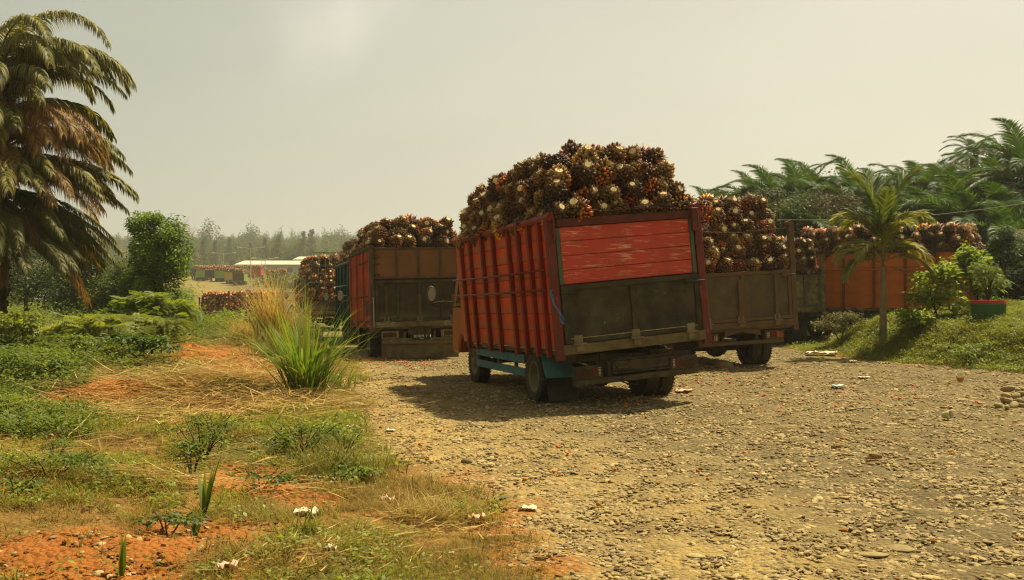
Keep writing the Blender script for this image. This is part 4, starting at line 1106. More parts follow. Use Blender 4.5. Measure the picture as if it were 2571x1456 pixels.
# its net
b = MB()
for i in range(7):
    x = -1.0 + i * .33
    b.tube([t7B @ Vector(p) for p in [(x, -.02, 1.6), (x * .97, .02, 2.5), (x * .9, .35, 3.2), (x * .75, .8, 3.62), (x * .7, 3.5, 3.66)]], .012, 4)
for z, y, k in ((2.2, -.04, 1), (2.6, .02, .97), (3.0, .22, .92), (3.35, .5, .82), (3.62, .9, .72)):
    b.tube([(-1.05 * k, y + 2, z), (-1.05 * k, y, z), (1.05 * k, y, z), (1.05 * k, y + 2, z)], .012, 4)
o = b.build('cargo_net', M('green_net', (.05, .09, .06)), None); o.matrix_world = t7R
tag(o, 'green cord net over the fruit bunches of the lime green truck', 'net')

# 8, 9: trucks down in the dip on the left
redp = M('tall_red_post', (.17, .03, .02))
t8, t8M, t8R, t8B = make_truck('cargo_truck', 'truck down in the dip beside the leafy tree, dark tailgate under rows of bunches', 'truck', -25.1, 80.0, 4.0, 2.35, 4.5,
    S=dict(detail=1, panel=drk_sheet, rib=drk_sheet, postmat=blk_fr, gate_panel=drk_sheet, gate_frame=blk_fr, zt=1.9, zb=.9, gz1=1.9, post_top=3.3, pipe=False, bars=[], gz=T1(-24, 80) , ribs=[1, 2, 3, 4], cabmat=m_white))
load(t8M, 2.3, 1.92, 6, 0, 4.3, 'dip truck', rear_in=.12, rear_step=.05, side_step=.03, step=.44, extra=20, sc=1.15)
t9, t9M, t9R, t9B = make_truck('cargo_truck', 'truck in the dip behind the dry grass, tall red corner posts and dark side', 'truck', -21.6, 76.0, -4.0, 2.5, 4.8,
    S=dict(detail=1, panel=drk_sheet, rib=drk_sheet, postmat=redp, gate_panel=drk_sheet, gate_frame=blk_fr, zt=2.0, zb=.9, gz1=2.0, post_top=3.5, pipe=False, bars=[], gz=T1(-20.5, 76), ribs=[1, 2, 3, 4], cabmat=m_white))
load(t9M, 2.4, 2.02, 5, 0, 4.6, 'red post truck', rear_in=.12, rear_step=.05, side_step=.03, step=.44, extra=24, sc=1.15)

# the far yard: (preview u of rear centre, v of the wheels, depth, yaw, colour, label)
m_fy = M('yellow_wall_far', (.55, .36, .03), (.45, .28, .03)); m_fg = M('green_wall_far', (.22, .32, .04), (.16, .25, .04)); m_fr = M('red_wall_far', (.38, .03, .03), (.3, .03, .025)); m_fd = M('dark_wall_far', (.04, .035, .03), (.06, .05, .04)); m_fb = M('navy_wall_far', (.03, .035, .05))
m_fm = M('maroon_wall_far', (.20, .04, .03))
FAR = [(597, 716, 205, 6, m_fg, m_fd, 'green sided truck nearest on the far left road, black tailgate'),
       (578, 712, 212, 8, m_fy, m_fy, 'small yellow truck just left of the black tailgate truck on the far road'),
       (556, 706, 222, 22, m_fg, m_fg, 'lime green truck third from the road in the far left row'),
       (526, 706, 226, 40, m_fg, m_fd, 'lime green truck with an open dark end in the far left row'),
       (508, 702, 234, 15, m_fy, m_fy, 'ochre truck behind the leafy tree in the far row'),
       (490, 700, 238, 10, m_fd, m_fd, 'dark truck leftmost in the far row against the leafy tree'),
       (536, 688, 262, 30, m_fy, m_fy, 'yellow walled truck behind the lime green trucks'),
       (553, 690, 258, 12, m_fd, m_fd, 'dark truck beside the yellow walled one in the second far row'),
       (641, 689, 244, 2, m_fr, m_fr, 'bright red truck in the far yard beside the lamp post'),
       (624, 684, 262, 8, m_fg, m_fg, 'green truck just left of the bright red truck'),
       (612, 682, 268, 14, m_fy, m_fy, 'small yellow truck in the far yard left of the green one'),
       (598, 682, 270, 16, m_fy, m_fy, 'yellow truck in the far yard right of the maroon one'),
       (586, 680, 276, 12, m_fm, m_fm, 'maroon truck carrying the highest heap in the far yard'),
       (571, 680, 282, 12, m_fm, m_fm, 'maroon truck at the left end of the yard row'),
       (687, 703, 196, 16, m_fb, m_fd, 'navy sided truck on the right road beyond the dry grass'),
       (705, 700, 205, 12, m_fd, m_fd, 'dark truck on the right road close behind the navy one')]
for i, (u, v, D, yw, mp_, mg_, lab) in enumerate(FAR):
    x = (u - 1285) / F * D; z = T1(x, D)
    r_, m_, rr_, bb_ = make_truck('cargo_truck', lab, 'truck', x - 1.15, D, yw, 2.3, 4.8, group='trucks waiting in the far yard',
        S=dict(detail=0, panel=mp_, rib=mp_, postmat=mp_, gate_panel=mg_, gate_frame=mg_, zt=2.6, zb=.95, gz1=2.5, pipe=False, bars=[], ribs=[], gz=z, cabmat=mp_))
    load(m_, 2.3, 2.5, 3, 0, 4.7, 'far yard truck', rear_in=.1, rear_step=.12, side_step=.12, step=.46, extra=300, sc=1.2)
tarp = MB()
x_, D_ = (535 - 1285) / F * 226, 228.0
# ------------------------------------------------------------------ palms
def frond(n, length, phi0, droop, lmax, wd, hang, segs=3, c0=(.03, .05, .012), c1=(.07, .10, .022), rach=(.14, .13, .045), seed=0, dead=False, ragged=.12, sway=0.0, name='frond', thick=1.0):
    """pinnate leaf along +Y, starting at elevation phi0 and arching over"""
    rg = np.random.default_rng(seed)
    S_ = 26; s = np.linspace(0, 1, S_ + 1)
    P = np.zeros((S_ + 1, 3)); Tn = np.zeros((S_ + 1, 3))
    for k in range(S_ + 1):
        a = phi0 - droop * s[k] ** 1.25
        Tn[k] = (math.sin(sway * s[k]), math.cos(a), math.sin(a)); Tn[k] /= np.linalg.norm(Tn[k])
        if k: P[k] = P[k - 1] + Tn[k - 1] * length / S_
    b = MB(); b.tube([P[k] for k in range(0, S_ + 1, 2)], [.035 * thick * length / 4 * (1 - .85 * s[k]) for k in range(0, S_ + 1, 2)], 5)
    rv = np.array([tuple(v) for v in b.v]); rq = np.array([f for f in b.f if len(f) == 4])
    parts = [(rv, rq, np.zeros((0, 3), int), np.ones((len(rv), 3)) * np.array(rach))]
    N = n * 2
    t = np.repeat(np.linspace(.16, .985, n), 2) + rg.uniform(-.006, .006, N)
    side = np.tile([-1, 1], n)
    base = np.stack([np.interp(t, s, P[:, i]) for i in range(3)], -1)
    tn = np.stack([np.interp(t, s, Tn[:, i]) for i in range(3)], -1)
    ll = lmax * np.clip(np.sin(np.pi * (t * .80 + .16)) ** .55, .15, 1) * (1 + rg.uniform(-ragged, ragged, N))
    if dead: ll *= np.where(rg.random(N) < .12, .4, 1)
    X = np.array([1., 0, 0])
    up = np.cross(X, tn)        # frond's own up
    fwd = .55 + .9 * t
    d0 = side[:, None] * X * 1.0 + tn * fwd[:, None] + up * (.15 + .35 * rg.random((N, 1)) * np.where(np.arange(N) // 2 % 2, 1, -.6)[:, None])
    d0 /= np.linalg.norm(d0, axis=1)[:, None]
    Vp = np.zeros((N, segs + 1, 3)); Vp[:, 0] = base
    g_ = np.array([0, 0, -1.]); d = d0.copy()
    hg = hang * (1 + rg.uniform(-.35, .35, (N, 1)))
    for k in range(1, segs + 1):
        Vp[:, k] = Vp[:, k - 1] + d * (ll / segs)[:, None]
        d = d + g_ * hg * (k / segs) ** .6; d /= np.linalg.norm(d, axis=1)[:, None]
    wv = np.cross(d0, up); wv /= np.linalg.norm(wv, axis=1)[:, None]
    wv = wv + up * rg.uniform(-.7, .7, (N, 1)); wv /= np.linalg.norm(wv, axis=1)[:, None]
    ss = np.linspace(0, 1, segs + 1); pr = np.clip(np.minimum(.5 + ss * 2, (1.02 - ss) * 1.9), .02, 1) * .5 * wd
    Lf = Vp - wv[:, None] * pr[None, :, None]; Rt = Vp + wv[:, None] * pr[None, :, None]
    V_ = np.concatenate([np.stack([Lf, Rt], 2)[:, :-1].reshape(N, -1, 3), Vp[:, -1:]], 1); nv = 2 * segs + 1
    q = np.array([[2 * k, 2 * k + 1, 2 * k + 3, 2 * k + 2] for k in range(segs - 1)]); tt = np.array([[2 * segs - 2, 2 * segs - 1, 2 * segs]])
    off = (np.arange(N) * nv)[:, None, None]
    mixv = rg.random((N, 1, 1)); c = np.asarray(c0)[None, None] * (1 - mixv) + np.asarray(c1)[None, None] * mixv
    grad = np.linspace(1, .85, nv)[None, :, None]
    C = np.broadcast_to(c * grad, (N, nv, 3))
    parts.append((V_.reshape(-1, 3), (q[None] + off).reshape(-1, 4), (tt[None] + off).reshape(-1, 3), C.reshape(-1, 3)))
    v, q, t_, c = join(parts)
    return np_mesh(name, v, q, t_, c, m_leaf)

def trunk_mesh(h, r0, r1, stubs=True, lean=(0, 0), mat=None, seed=0):
    rg = random.Random(seed); b = MB(); n = 9
    pts = [(lean[0] * (i / n) ** 1.3, lean[1] * (i / n) ** 1.3, h * i / n) for i in range(n + 1)]
    b.tube(pts, [r0 + (r1 - r0) * (i / n) ** .7 for i in range(n + 1)], 14)
    if stubs:
        m = int(h * 34); 
        for i in range(m):
            z = h * (i + .5) / m; a = i * 2.4; rr = r0 + (r1 - r0) * (z / h) ** .7
            lx = lean[0] * (z / h) ** 1.3; ly = lean[1] * (z / h) ** 1.3
            p = Vector((lx + math.cos(a) * rr * .9, ly + math.sin(a) * rr * .9, z)); o_ = Vector((math.cos(a), math.sin(a), 1.1)).normalized()
            b.tube([p, p + o_ * rg.uniform(.10, .26)], [.075, .03], 5)
    return b

# left foreground oil palm
G0, G1 = (.08, .095, .014), (.30, .27, .055)
D0, D1 = (.17, .095, .028), (.42, .26, .085)
PX, PY = -13.15, 25.0
pz = T1(PX, PY)
palm1 = empty('oil_palm', (PX, PY, pz)); tag(palm1, 'big oil palm at the left edge with brown dead fronds hanging among green ones', 'palm tree')
trunk_mesh(5.0, .44, .38, seed=2).build('trunk', m_bark, palm1)
DG0, DG1 = (.022, .034, .010), (.05, .065, .018)
big = [frond(150, 6.4, R(78), R(150), 1.0, .056, 1.1, 5, G0, G1, (.20, .16, .06), 1), frond(140, 5.6, R(56), R(112), .95, .056, 1.1, 5, DG0, G1, (.20, .17, .06), 2),
       frond(140, 5.2, R(38), R(92), .95, .056, 1.1, 5, G0, G1, (.20, .16, .06), 3), frond(135, 5.0, R(18), R(68), .9, .056, 1.0, 5, DG0, G1, (.20, .16, .06), 4),
       frond(130, 4.8, R(-5), R(48), .85, .056, .9, 5, G0, (.15, .14, .035), (.20, .16, .06), 5)]
dead = [frond(110, 4.6, R(38), R(110), .85, .030, .85, 5, D0, D1, (.26, .17, .07), 6, True, .3), frond(110, 4.8, R(12), R(75), .85, .028, .95, 5, D0, D1, (.26, .17, .07), 7, True, .3),
        frond(100, 4.4, R(-15), R(55), .75, .028, .9, 5, D0, (.22, .13, .05), (.26, .17, .07), 8, True, .3)]
cz = 4.7
# (azimuth of the leaf in degrees from +x, template, scale, height offset)
fl = [(-8, big[0], .66, 1.75), (-38, big[0], .62, 1.5), (25, big[1], .64, 1.2), (62, big[1], .8, .3), (-60, big[1], .95, .2), (95, big[0], .9, .2), (140, big[1], .9, .2), (200, big[0], .9, .2), (240, big[1], .9, .1),
      (3, big[2], .98, -.15), (35, big[2], .92, -.1), (-18, big[3], 1.0, -.45), (12, big[3], 1.05, -.4), (-48, big[3], .95, -.45), (48, big[3], .95, -.3), (-5, big[4], .98, -.9), (-32, big[4], 1.0, -.8), (25, big[4], .95, -.8), (-70, big[4], .95, -.8), (70, big[4], .95, -.8),
      (-85, big[2], .9, -.2), (170, big[3], .9, -.3), (120, big[3], .9, -.3), (260, big[3], .9, -.3), (-14, big[4], .85, -1.3), (10, big[4], .9, -1.3), (-50, big[4], .9, -1.2),
      (-22, dead[0], 1.05, .25), (-3, dead[0], .95, -.05), (-40, dead[0], .95, .0), (15, dead[0], .9, .05), (-28, dead[1], 1.0, -.3), (-10, dead[1], .85, -.55), (-60, dead[1], .95, -.3), (-38, dead[2], .95, -.7), (-75, dead[0], .9, 0), (35, dead[1], .9, -.5)]
xr = random.Random(44)
for i in range(120):       # the dense mass of arching and hanging leaves
    az = xr.uniform(-110, 70); dz = xr.uniform(-1.5, .7)
    k = 0 if dz > .35 else 1 if dz > .1 else 2 if dz > -.3 else 3 if dz > -.8 else 4
    me = big[k] if xr.random() > (.62 if dz > -.6 else .3) or dz > .5 else dead[0 if dz > -.1 else 1 if dz > -.7 else 2]
    fl.append((az, me, xr.uniform(.85, 1.08), dz))
for j_, (az, me, sc_, dz) in enumerate(fl):
    if j_ > 2: sc_ *= .68 if abs(az) < 60 else .82; dz = dz * 1.3 + .15
    a = R(az - 90)
    new_obj('frond', me, palm1, (math.cos(R(az)) * .25, math.sin(R(az)) * .25, cz + dz), (0, 0, a), (sc_,) * 3)

# oil palms on the slope behind the trucks
P0, P1 = (.020, .060, .010), (.085, .155, .025)
Y0, Y1 = (.07, .085, .020), (.20, .19, .06)
def pf(seed, *a, **k): return frond(96, *a, 3, k.get('c0', P0), k.get('c1', P1), (.12, .12, .05), seed, sway=.25, thick=.8)
hill_fr = [pf(21, 4.6, R(84), R(92), .95, .058, .35), pf(22, 4.8, R(66), R(112), .95, .058, .38), pf(23, 4.8, R(46), R(95), .95, .058, .40), pf(24, 4.6, R(26), R(80), .95, .058, .42),
           pf(25, 4.6, R(5), R(62), .95, .058, .45, c0=Y0, c1=Y1), pf(26, 4.4, R(-20), R(42), .9, .058, .45, c0=Y0, c1=Y1), pf(27, 4.8, R(46), R(110), .95, .058, .5, c0=Y0, c1=Y1)]
m_trunkd = M('dark_palm_bark', (.05, .038, .024), (.03, .022, .014), rough=.95)
TRK = {}
def hill_palm(u, vtop, D, sc_, label, seed, dens=22):
    rg = random.Random(seed)
    x = (u - 1285) / F * D; z0 = T1(x, D); ztop = 1.6 + (743 - vtop) / F * D
    hc = max(1.5, ztop - z0 - 3.9 * sc_)          # height of the crown's heart
    r = empty('oil_palm', (x, D, z0)); tag(r, label, 'palm tree', 'oil palms on the slope behind the trucks')
    if 'p' not in TRK: TRK['p'] = trunk_mesh(1.0, .30, .26, False).mesh('trunk', m_trunkd)
    new_obj('trunk', TRK['p'], r, (0, 0, 0), (0, 0, 0), (1, 1, hc + .2))
    for i in range(dens):
        f = i / dens
        k = 0 if f < .14 else 1 if f < .34 else 2 if f < .52 else 3 if f < .68 else rg.choice([4, 6]) if f < .85 else 5
        az = i * 137.5 + rg.uniform(-12, 12)
        q_ = sc_ * rg.uniform(.72, 1.15); new_obj('frond', hill_fr[k], r, (0, 0, hc + .1), (rg.uniform(-.14, .14), rg.uniform(-.14, .14), R(az)), (q_, q_, q_ * rg.uniform(.85, 1.25)))
HP = [(1772, 462, 62, .8, 'small oil palm just above the load behind the nearest truck'), (1815, 452, 60, .85, 'oil palm second from the left end of the slope'),
      (1885, 418, 52, .9, 'oil palm with upswept fronds left of the tall pair'), (1945, 402, 50, 1.0, 'oil palm rising over the broadleaf thicket, the taller of a close pair'), (2003, 398, 52, 1.0, 'oil palm right of the close pair with a fan of upright fronds'),
      (2065, 412, 54, .95, 'oil palm with drooping fronds over the tangled brown vines'), (2140, 408, 50, 1.05, 'oil palm with a tall plume left behind the young palm'), (2205, 420, 56, .95, 'oil palm directly behind the young palm crown'),
      (2262, 402, 58, .95, 'oil palm peeping over the young palm on its right'), (2310, 385, 54, 1.0, 'oil palm with narrow upright fronds left of the yellow-tipped ones'), (2375, 372, 50, 1.1, 'oil palm below the lone thin one on the skyline'),
      (2446, 322, 66, .80, 'lone thin oil palm standing above the skyline near the right'), (2500, 345, 50, 1.15, 'large oil palm second from the right edge of the slope'), (2568, 310, 46, 1.25, 'highest oil palm at the right edge of the photo'),
      (2340, 450, 44, 1.0, 'oil palm with arching silver fronds above the orange truck'), (2420, 455, 42, 1.1, 'oil palm with wide grey-green fronds over the orange truck load'), (2520, 470, 40, 1.15, 'oil palm hanging low at the right edge behind the shrubs'),
      (2230, 470, 46, .9, 'low oil palm hidden by the young palm'), (2120, 480, 52, .8, 'low oil palm among the brown vines')]
for i, (u, vt, D, s_, lab) in enumerate(HP): hill_palm(u, vt, D, s_ * .64, lab, 100 + i)
PK = [('upper', 58, 0), ('middle', 50, 45), ('lower', 43, 95)]
for r_, (rn, D, dv) in enumerate(PK):
    for j in range(17):
        u = 1780 + j * 51 + r_ * 20 + rnd.uniform(-18, 18); sky = np.interp(u, [1780, 2000, 2250, 2450, 2600], [462, 412, 408, 394, 322])
        hill_palm(u, sky + dv + rnd.uniform(0, 22), D + rnd.uniform(-2, 2), rnd.uniform(.54, .68), 'small oil palm in the %s row on the slope, %s from the left end' % (rn, ORD[j]), 200 + r_ * 10 + j, 18)

# young ornamental palm on the bank
YX, YY = (2217 - 1285) / F * 24.6, 24.6
yz = T1(YX, YY) - .05
yp = empty('young_palm', (YX, YY, yz)); tag(yp, 'slender young palm with grey ringed trunk on the grassy bank before the orange truck', 'palm tree')
b = MB(); hT = 1.95
prof = []
for i in range(25):
    z = hT * i / 24; r = .105 - .045 * (z / hT) ** .6 + (.004 if i % 2 else 0); prof.append((z, r))
b.lathe([(0, .001)] + prof, 14, 'Z'); b.build('trunk', m_palmbark, yp, sm=False)
b = MB(); b.tube([(0, 0, hT - .02), (0, 0, hT + .25), (.01, 0, hT + .5)], [.062, .055, .035], 10); b.build('crownshaft', M('green_shaft', (.16, .17, .06), (.10, .12, .04)), yp)
q0, q1 = (.11, .15, .022), (.27, .26, .045)
yf = [frond(46, 1.9, R(86), R(75), .50, .050, .30, 3, (.06, .10, .02), (.15, .19, .04), (.22, .20, .08), 31), frond(46, 1.75, R(66), R(105), .50, .052, .34, 3, q0, q1, (.25, .22, .08), 32),
      frond(44, 1.6, R(45), R(120), .48, .052, .38, 3, q0, (.34, .29, .06), (.25, .22, .08), 33), frond(42, 1.45, R(25), R(110), .46, .050, .42, 3, q0, (.36, .30, .06), (.25, .22, .08), 34),
      frond(40, 1.15, R(-5), R(60), .30, .020, .5, 3, (.2, .14, .06), (.3, .22, .1), (.3, .22, .1), 35, True)]
for az, k, s_, dz in [(172, 1, .98, .5), (8, 1, 1.0, .5), (140, 1, 1.0, .5), (35, 1, 1.0, .5), (100, 0, 1.1, .5), (150, 2, .95, .4), (25, 2, .92, .4), (200, 3, 1.05, .05), (-12, 3, 1.1, .05), (188, 3, .95, -.05), (90, 0, .95, .45), (-100, 0, .8, .45), (120, 1, .95, .4), (55, 1, .95, .4),
                      (-40, 2, .85, .3), (220, 2, .9, .3), (-25, 4, 1.0, -.15), (168, 0, 1.1, .5), (15, 0, 1.1, .5), (185, 2, .95, .1), (-5, 2, .95, .1), (-70, 1, .8, .35)]:
    new_obj('frond', yf[k], yp, (0, 0, hT + .1 + dz * .6), (0, 0, R(az - 90)), (s_ * .92, s_ * .92, s_ * (1.3 if k < 2 else .95)))

# ------------------------------------------------------------------ broadleaf trees
def tree(name, label, cat, x, y, z0, h, crowns, trunk_r=.15, leaves=9000, size=.14, col=(.03, .055, .012), col2=(.09, .13, .025), proto=LEAF2, seed=0, group=None, limbs=6, lumps=14, lump_r=.4, mat=None, shell=.45, trunk_mat=None, trunk_top=.55, up=.6, flat=0.0):
    rg = np.random.default_rng(seed); r = empty(name, (x, y, z0)); tag(r, label, cat, group)
    if trunk_r:
        b = MB(); ht = h * trunk_top
        b.tube([(0, 0, -.1), (.04 * h, .01, ht * .5), (0, 0, ht)], [trunk_r, trunk_r * .75, trunk_r * .5], 8)
        for i in range(limbs):
            a = i * 2.4 + seed; c_ = crowns[i % len(crowns)]
            e = Vector((c_[0][0] + math.cos(a) * c_[1][0] * .6, c_[0][1] + math.sin(a) * c_[1][1] * .6, c_[0][2] + c_[1][2] * rg.uniform(-.1, .6)))
            st = Vector((0, 0, ht * rg.uniform(.45, 1))); mid = st.lerp(e, .5) + Vector((0, 0, -.06 * h))
            b.tube([st, mid, e], [trunk_r * .42, trunk_r * .26, trunk_r * .08], 6)
        b.build('trunk', trunk_mat or m_bark, r)
    tot = sum(c[1][0] * c[1][2] for c in crowns); parts = []
    for c, rad in crowns:
        parts.append(crown(c, rad, int(leaves * rad[0] * rad[2] / tot), size, col, col2, rg, proto, lumps=lumps, lump_r=lump_r, shell=shell, up=up, flat=flat))
    v, q, t, cc = join(parts)
    new_obj('foliage', np_mesh('foliage', v, q, t, cc, mat or m_leaf), r)
    return r
def at(u, v, D): return ((u - 1285) / F * D, D, 1.6 + (743 - v) / F * D)
# leafy tree at the left
x_, y_, _ = at(398, 790, 36)
zz = T1(x_, y_)
tree('leafy_tree', 'dense round green tree between the oil palm and the trucks in the dip', 'tree', x_, y_, zz, 4.6,
     [((0, 0, 2.8), (1.25, 1.2, 1.7)), ((-.3, 0, 4.0), (.8, .8, .8)), ((.2, .2, 1.3), (1.0, 1.0, .9)), ((-.9, .3, 1.7), (.7, .7, 1.1))], .13, 26000, .115, (.045, .090, .010), (.19, .29, .024), seed=5, proto=LEAF, lumps=26, lump_r=.30)
# trees filling behind the left palm
for i, (u, v0, D, w_, h_, c1, c2, lab, n_) in enumerate([
        (60, 650, 48, 2.6, 6.0, (.02, .035, .010), (.06, .09, .018), 'dark bushy tree right of the big palm trunk', 13000), (190, 660, 44, 2.4, 5.2, (.02, .04, .010), (.07, .11, .02), 'dark tree whose thin stems stand over the banners', 13000),
        (285, 690, 42, 1.6, 4.2, (.035, .06, .012), (.11, .14, .022), 'lighter bush beside the small shelter', 8000), (-60, 640, 40, 2.6, 6, (.02, .035, .010), (.06, .08, .016), 'dark bush behind the palm at the left edge', 8000),
        (335, 700, 52, 1.7, 5.0, (.018, .032, .010), (.045, .065, .016), 'dark low tree behind the small shelter', 7000)]):
    x_ = (u - 1285) / F * D; z0 = T1(x_, D)
    tree('bushy_tree', lab, 'tree', x_, D, z0, h_, [((0, 0, h_ * .62), (w_ * .8, w_ * .8, h_ * .36)), ((w_ * .3, 0, h_ * .85), (w_ * .4, w_ * .5, h_ * .2))], .09, n_, .12, c1, c2, seed=40 + i, lumps=16, group='trees behind the big palm', flat=.2)
# right: thicket of broadleaf trees over the grey tailgate truck
for i, (u, vt, vb, D, wpx, lab, c1, c2) in enumerate([
        (1960, 452, 600, 42, 130, 'dark green broadleaf tree rising behind the grey tailgate truck', (.022, .036, .010), (.065, .095, .018)),
        (2070, 470, 600, 43, 95, 'broadleaf tree draped with brown dry vines left of the young palm', (.035, .042, .014), (.085, .095, .024)),
        (1870, 488, 560, 45, 80, 'low bright green tree just above the load behind the nearest truck', (.035, .06, .012), (.11, .15, .022)),
        (2545, 545, 760, 34, 70, 'green shrubby tree at the right edge behind the pot', (.022, .045, .010), (.06, .11, .018)),
        (2150, 520, 620, 42, 60, 'dark undergrowth tree behind the young palm', (.018, .03, .008), (.05, .07, .014)),
        (1790, 492, 560, 47, 40, 'small yellow-green tree beside the tall red corner post', (.045, .07, .012), (.13, .16, .022))]):
    x_, y_, zt_ = at(u, vt, D); z0 = T1(x_, D); h_ = zt_ - z0; w_ = wpx / F * D; hz = (vb - vt) / F * D
    tree('broadleaf_tree', lab, 'tree', x_, D, z0, h_, [((0, 0, h_ - hz * .5), (w_, w_ * .9, hz * .5)), ((w_ * .4, -.2, h_ - hz * .75), (w_ * .7, w_ * .7, hz * .45)), ((-w_ * .5, -.2, h_ - hz * .8), (w_ * .6, w_ * .7, hz * .45))], .16, 20000, .11, c1, c2, seed=60 + i, lumps=30, lump_r=.28, group='broadleaf trees on the right', flat=.2)
# brown vine tangle
rg = np.random.default_rng(77); b = MB()
cx, cy, cz_ = at(2080, 500, 41)
for i in range(70):
    p = Vector((cx + rg.normal() * .55, cy + rg.normal() * .3, cz_ + rg.uniform(-.8, .6))); pts = [p]
    for k in range(5): p = p + Vector((rg.normal() * .18, rg.normal() * .1, -.16 + rg.normal() * .12)); pts.append(p)
    b.tube(pts, .011, 3, False)
o = b.build('dry_vines', M('dry_vine', (.16, .11, .055), (.10, .07, .04))); tag(o, 'tangle of dry brown vines hanging over the broadleaf trees', 'vines', kind='stuff')
# dark undergrowth under the palms
parts = []
for u, v, D, w_, h_ in [(2300, 600, 47, 4.0, 2.0), (2500, 570, 46, 4, 2.2), (2150, 590, 50, 4, 1.8), (1980, 590, 52, 4, 1.6), (1800, 560, 55, 3.5, 1.2), (2480, 720, 36, 2.6, 1.4), (2580, 740, 33, 2.2, 1.3), (2440, 510, 60, 5, 2.0), (2560, 480, 58, 5, 2.8)]:
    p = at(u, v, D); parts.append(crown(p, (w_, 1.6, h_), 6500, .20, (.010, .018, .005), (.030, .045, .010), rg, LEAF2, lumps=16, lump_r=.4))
for i in range(13):
    u = 1800 + i * 64; sk = np.interp(u, [1780, 2000, 2250, 2450, 2600], [470, 420, 412, 398, 330])
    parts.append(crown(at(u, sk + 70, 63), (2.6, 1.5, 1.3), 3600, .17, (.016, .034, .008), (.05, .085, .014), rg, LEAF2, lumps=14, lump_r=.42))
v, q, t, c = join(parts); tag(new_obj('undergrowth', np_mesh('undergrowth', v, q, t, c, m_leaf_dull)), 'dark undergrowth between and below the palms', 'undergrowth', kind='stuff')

# shrubs on the bank
def shrub(name, label, u, v, D, w_, h_, n_, size, c1, c2, seed, proto=LEAF, z=None, trunk=.03):
    x_ = (u - 1285) / F * D; z0 = T1(x_, D) if z is None else z
    return tree(name, label, 'shrub', x_, D, z0, h_, [((0, 0, h_ * .55), (w_, w_ * .8, h_ * .45))], trunk, n_, size, c1, c2, proto, seed, None, 7, 16, .34, trunk_top=.3)
shrub('garden_shrub', 'glossy broad-leaved shrub on the bank right of the young palm', 2345, 790, 24.6, .72, 1.55, 1500, .15, (.08, .13, .016), (.30, .38, .05), 81)
shrub('garden_shrub', 'low spreading shrub at the foot of the glossy shrub', 2300, 790, 24.0, .5, .65, 500, .14, (.09, .14, .016), (.30, .38, .05), 82)
shrub('garden_shrub', 'taller leafy shrub behind the green and red pot', 2450, 780, 25.0, .62, 1.85, 1500, .14, (.08, .13, .018), (.28, .37, .05), 83)
# green and red tub with a ragged plant
px, py = (2481 - 1285) / F * 23.4, 23.4
pz_ = T1(px, py) + .08
pot = empty('flower_tub', (px, py, pz_)); tag(pot, 'round green tub with a red painted rim standing on the grassy bank', 'plant pot')
b = MB(); b.lathe([(0, .001), (0, .33), (.10, .365), (.30, .385), (.36, .388)], 28, 'Z'); b.build('tub', M('green_enamel', (.035, .125, .045), (.028, .10, .035), scale=3, rough=.5, dirt=(.08, .08, .03), damt=.35), pot, sm=True)
b = MB(); b.lathe([(.361, .389), (.45, .397), (.452, .375), (.40, .365)], 28, 'Z'); b.build('rim_band', M('red_band', (.42, .045, .018), (.34, .035, .015), rough=.5), pot, sm=True)
b = MB(); b.lathe([(.415, .37), (.43, .2), (.435, .001)], 24, 'Z'); b.build('soil', M('pot_soil', (.05, .032, .018)), pot)
pl = empty('potted_plant', (px, py, pz_ + .43)); tag(pl, 'sprawling thin-stemmed plant growing out of the green tub', 'plant')
rg = np.random.default_rng(91); b = MB()
for i in range(14):
    a = i * 2.4; e = (math.cos(a) * .30 * rg.uniform(.4, 1.2), math.sin(a) * .3 * rg.uniform(.4, 1.2), rg.uniform(.45, .95))
    b.tube([(0, 0, -.02), (e[0] * .4, e[1] * .4, e[2] * .6), e], [.012, .008, .004], 5)
b.build('stems', m_bark, pl)
v, q, t, c = crown((0, 0, .55), (.48, .45, .42), 900, .085, (.06, .10, .02), (.20, .26, .06), rg, PINN, lumps=14, lump_r=.35); new_obj('foliage', np_mesh('foliage', v, q, t, c, m_leaf), pl)
# ------------------------------------------------------------------ ground cover
def tuft(seed, n, h, spread, lean, bend, w, c0, c1, segs=3):
    rg = np.random.default_rng(seed)
    b = np.stack([rg.normal(size=n) * spread, rg.normal(size=n) * spread, np.full(n, -.01)], -1)
    mixc = rg.random((n, 1)); C0 = np.asarray(c0[0])[None] * (1 - mixc) + np.asarray(c0[1])[None] * mixc; C1 = np.asarray(c1[0])[None] * (1 - mixc) + np.asarray(c1[1])[None] * mixc
    V_, Q_, T_, C_ = blades(b, rg.uniform(0, 6.28, n), h * rg.uniform(.5, 1.2, n), rg.uniform(lean[0], lean[1], n), rg.uniform(bend[0], bend[1], n), w * rg.uniform(.7, 1.3, n), segs, C0, C1, .25, rg)
    return np_mesh('tuft', V_, Q_, T_, C_, m_leaf_dull)
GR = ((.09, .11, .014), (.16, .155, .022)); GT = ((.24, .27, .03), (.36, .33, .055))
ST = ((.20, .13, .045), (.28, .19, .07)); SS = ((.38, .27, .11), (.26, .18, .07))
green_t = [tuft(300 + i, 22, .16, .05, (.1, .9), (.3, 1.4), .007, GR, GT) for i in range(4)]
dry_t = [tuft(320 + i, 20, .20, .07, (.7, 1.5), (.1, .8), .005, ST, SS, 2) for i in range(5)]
mix_t = [tuft(340 + i, 22, .13, .06, (.3, 1.3), (.2, 1.0), .006, ((.09, .085, .018), (.17, .12, .04)), ((.17, .16, .03), (.30, .22, .07))) for i in range(4)]
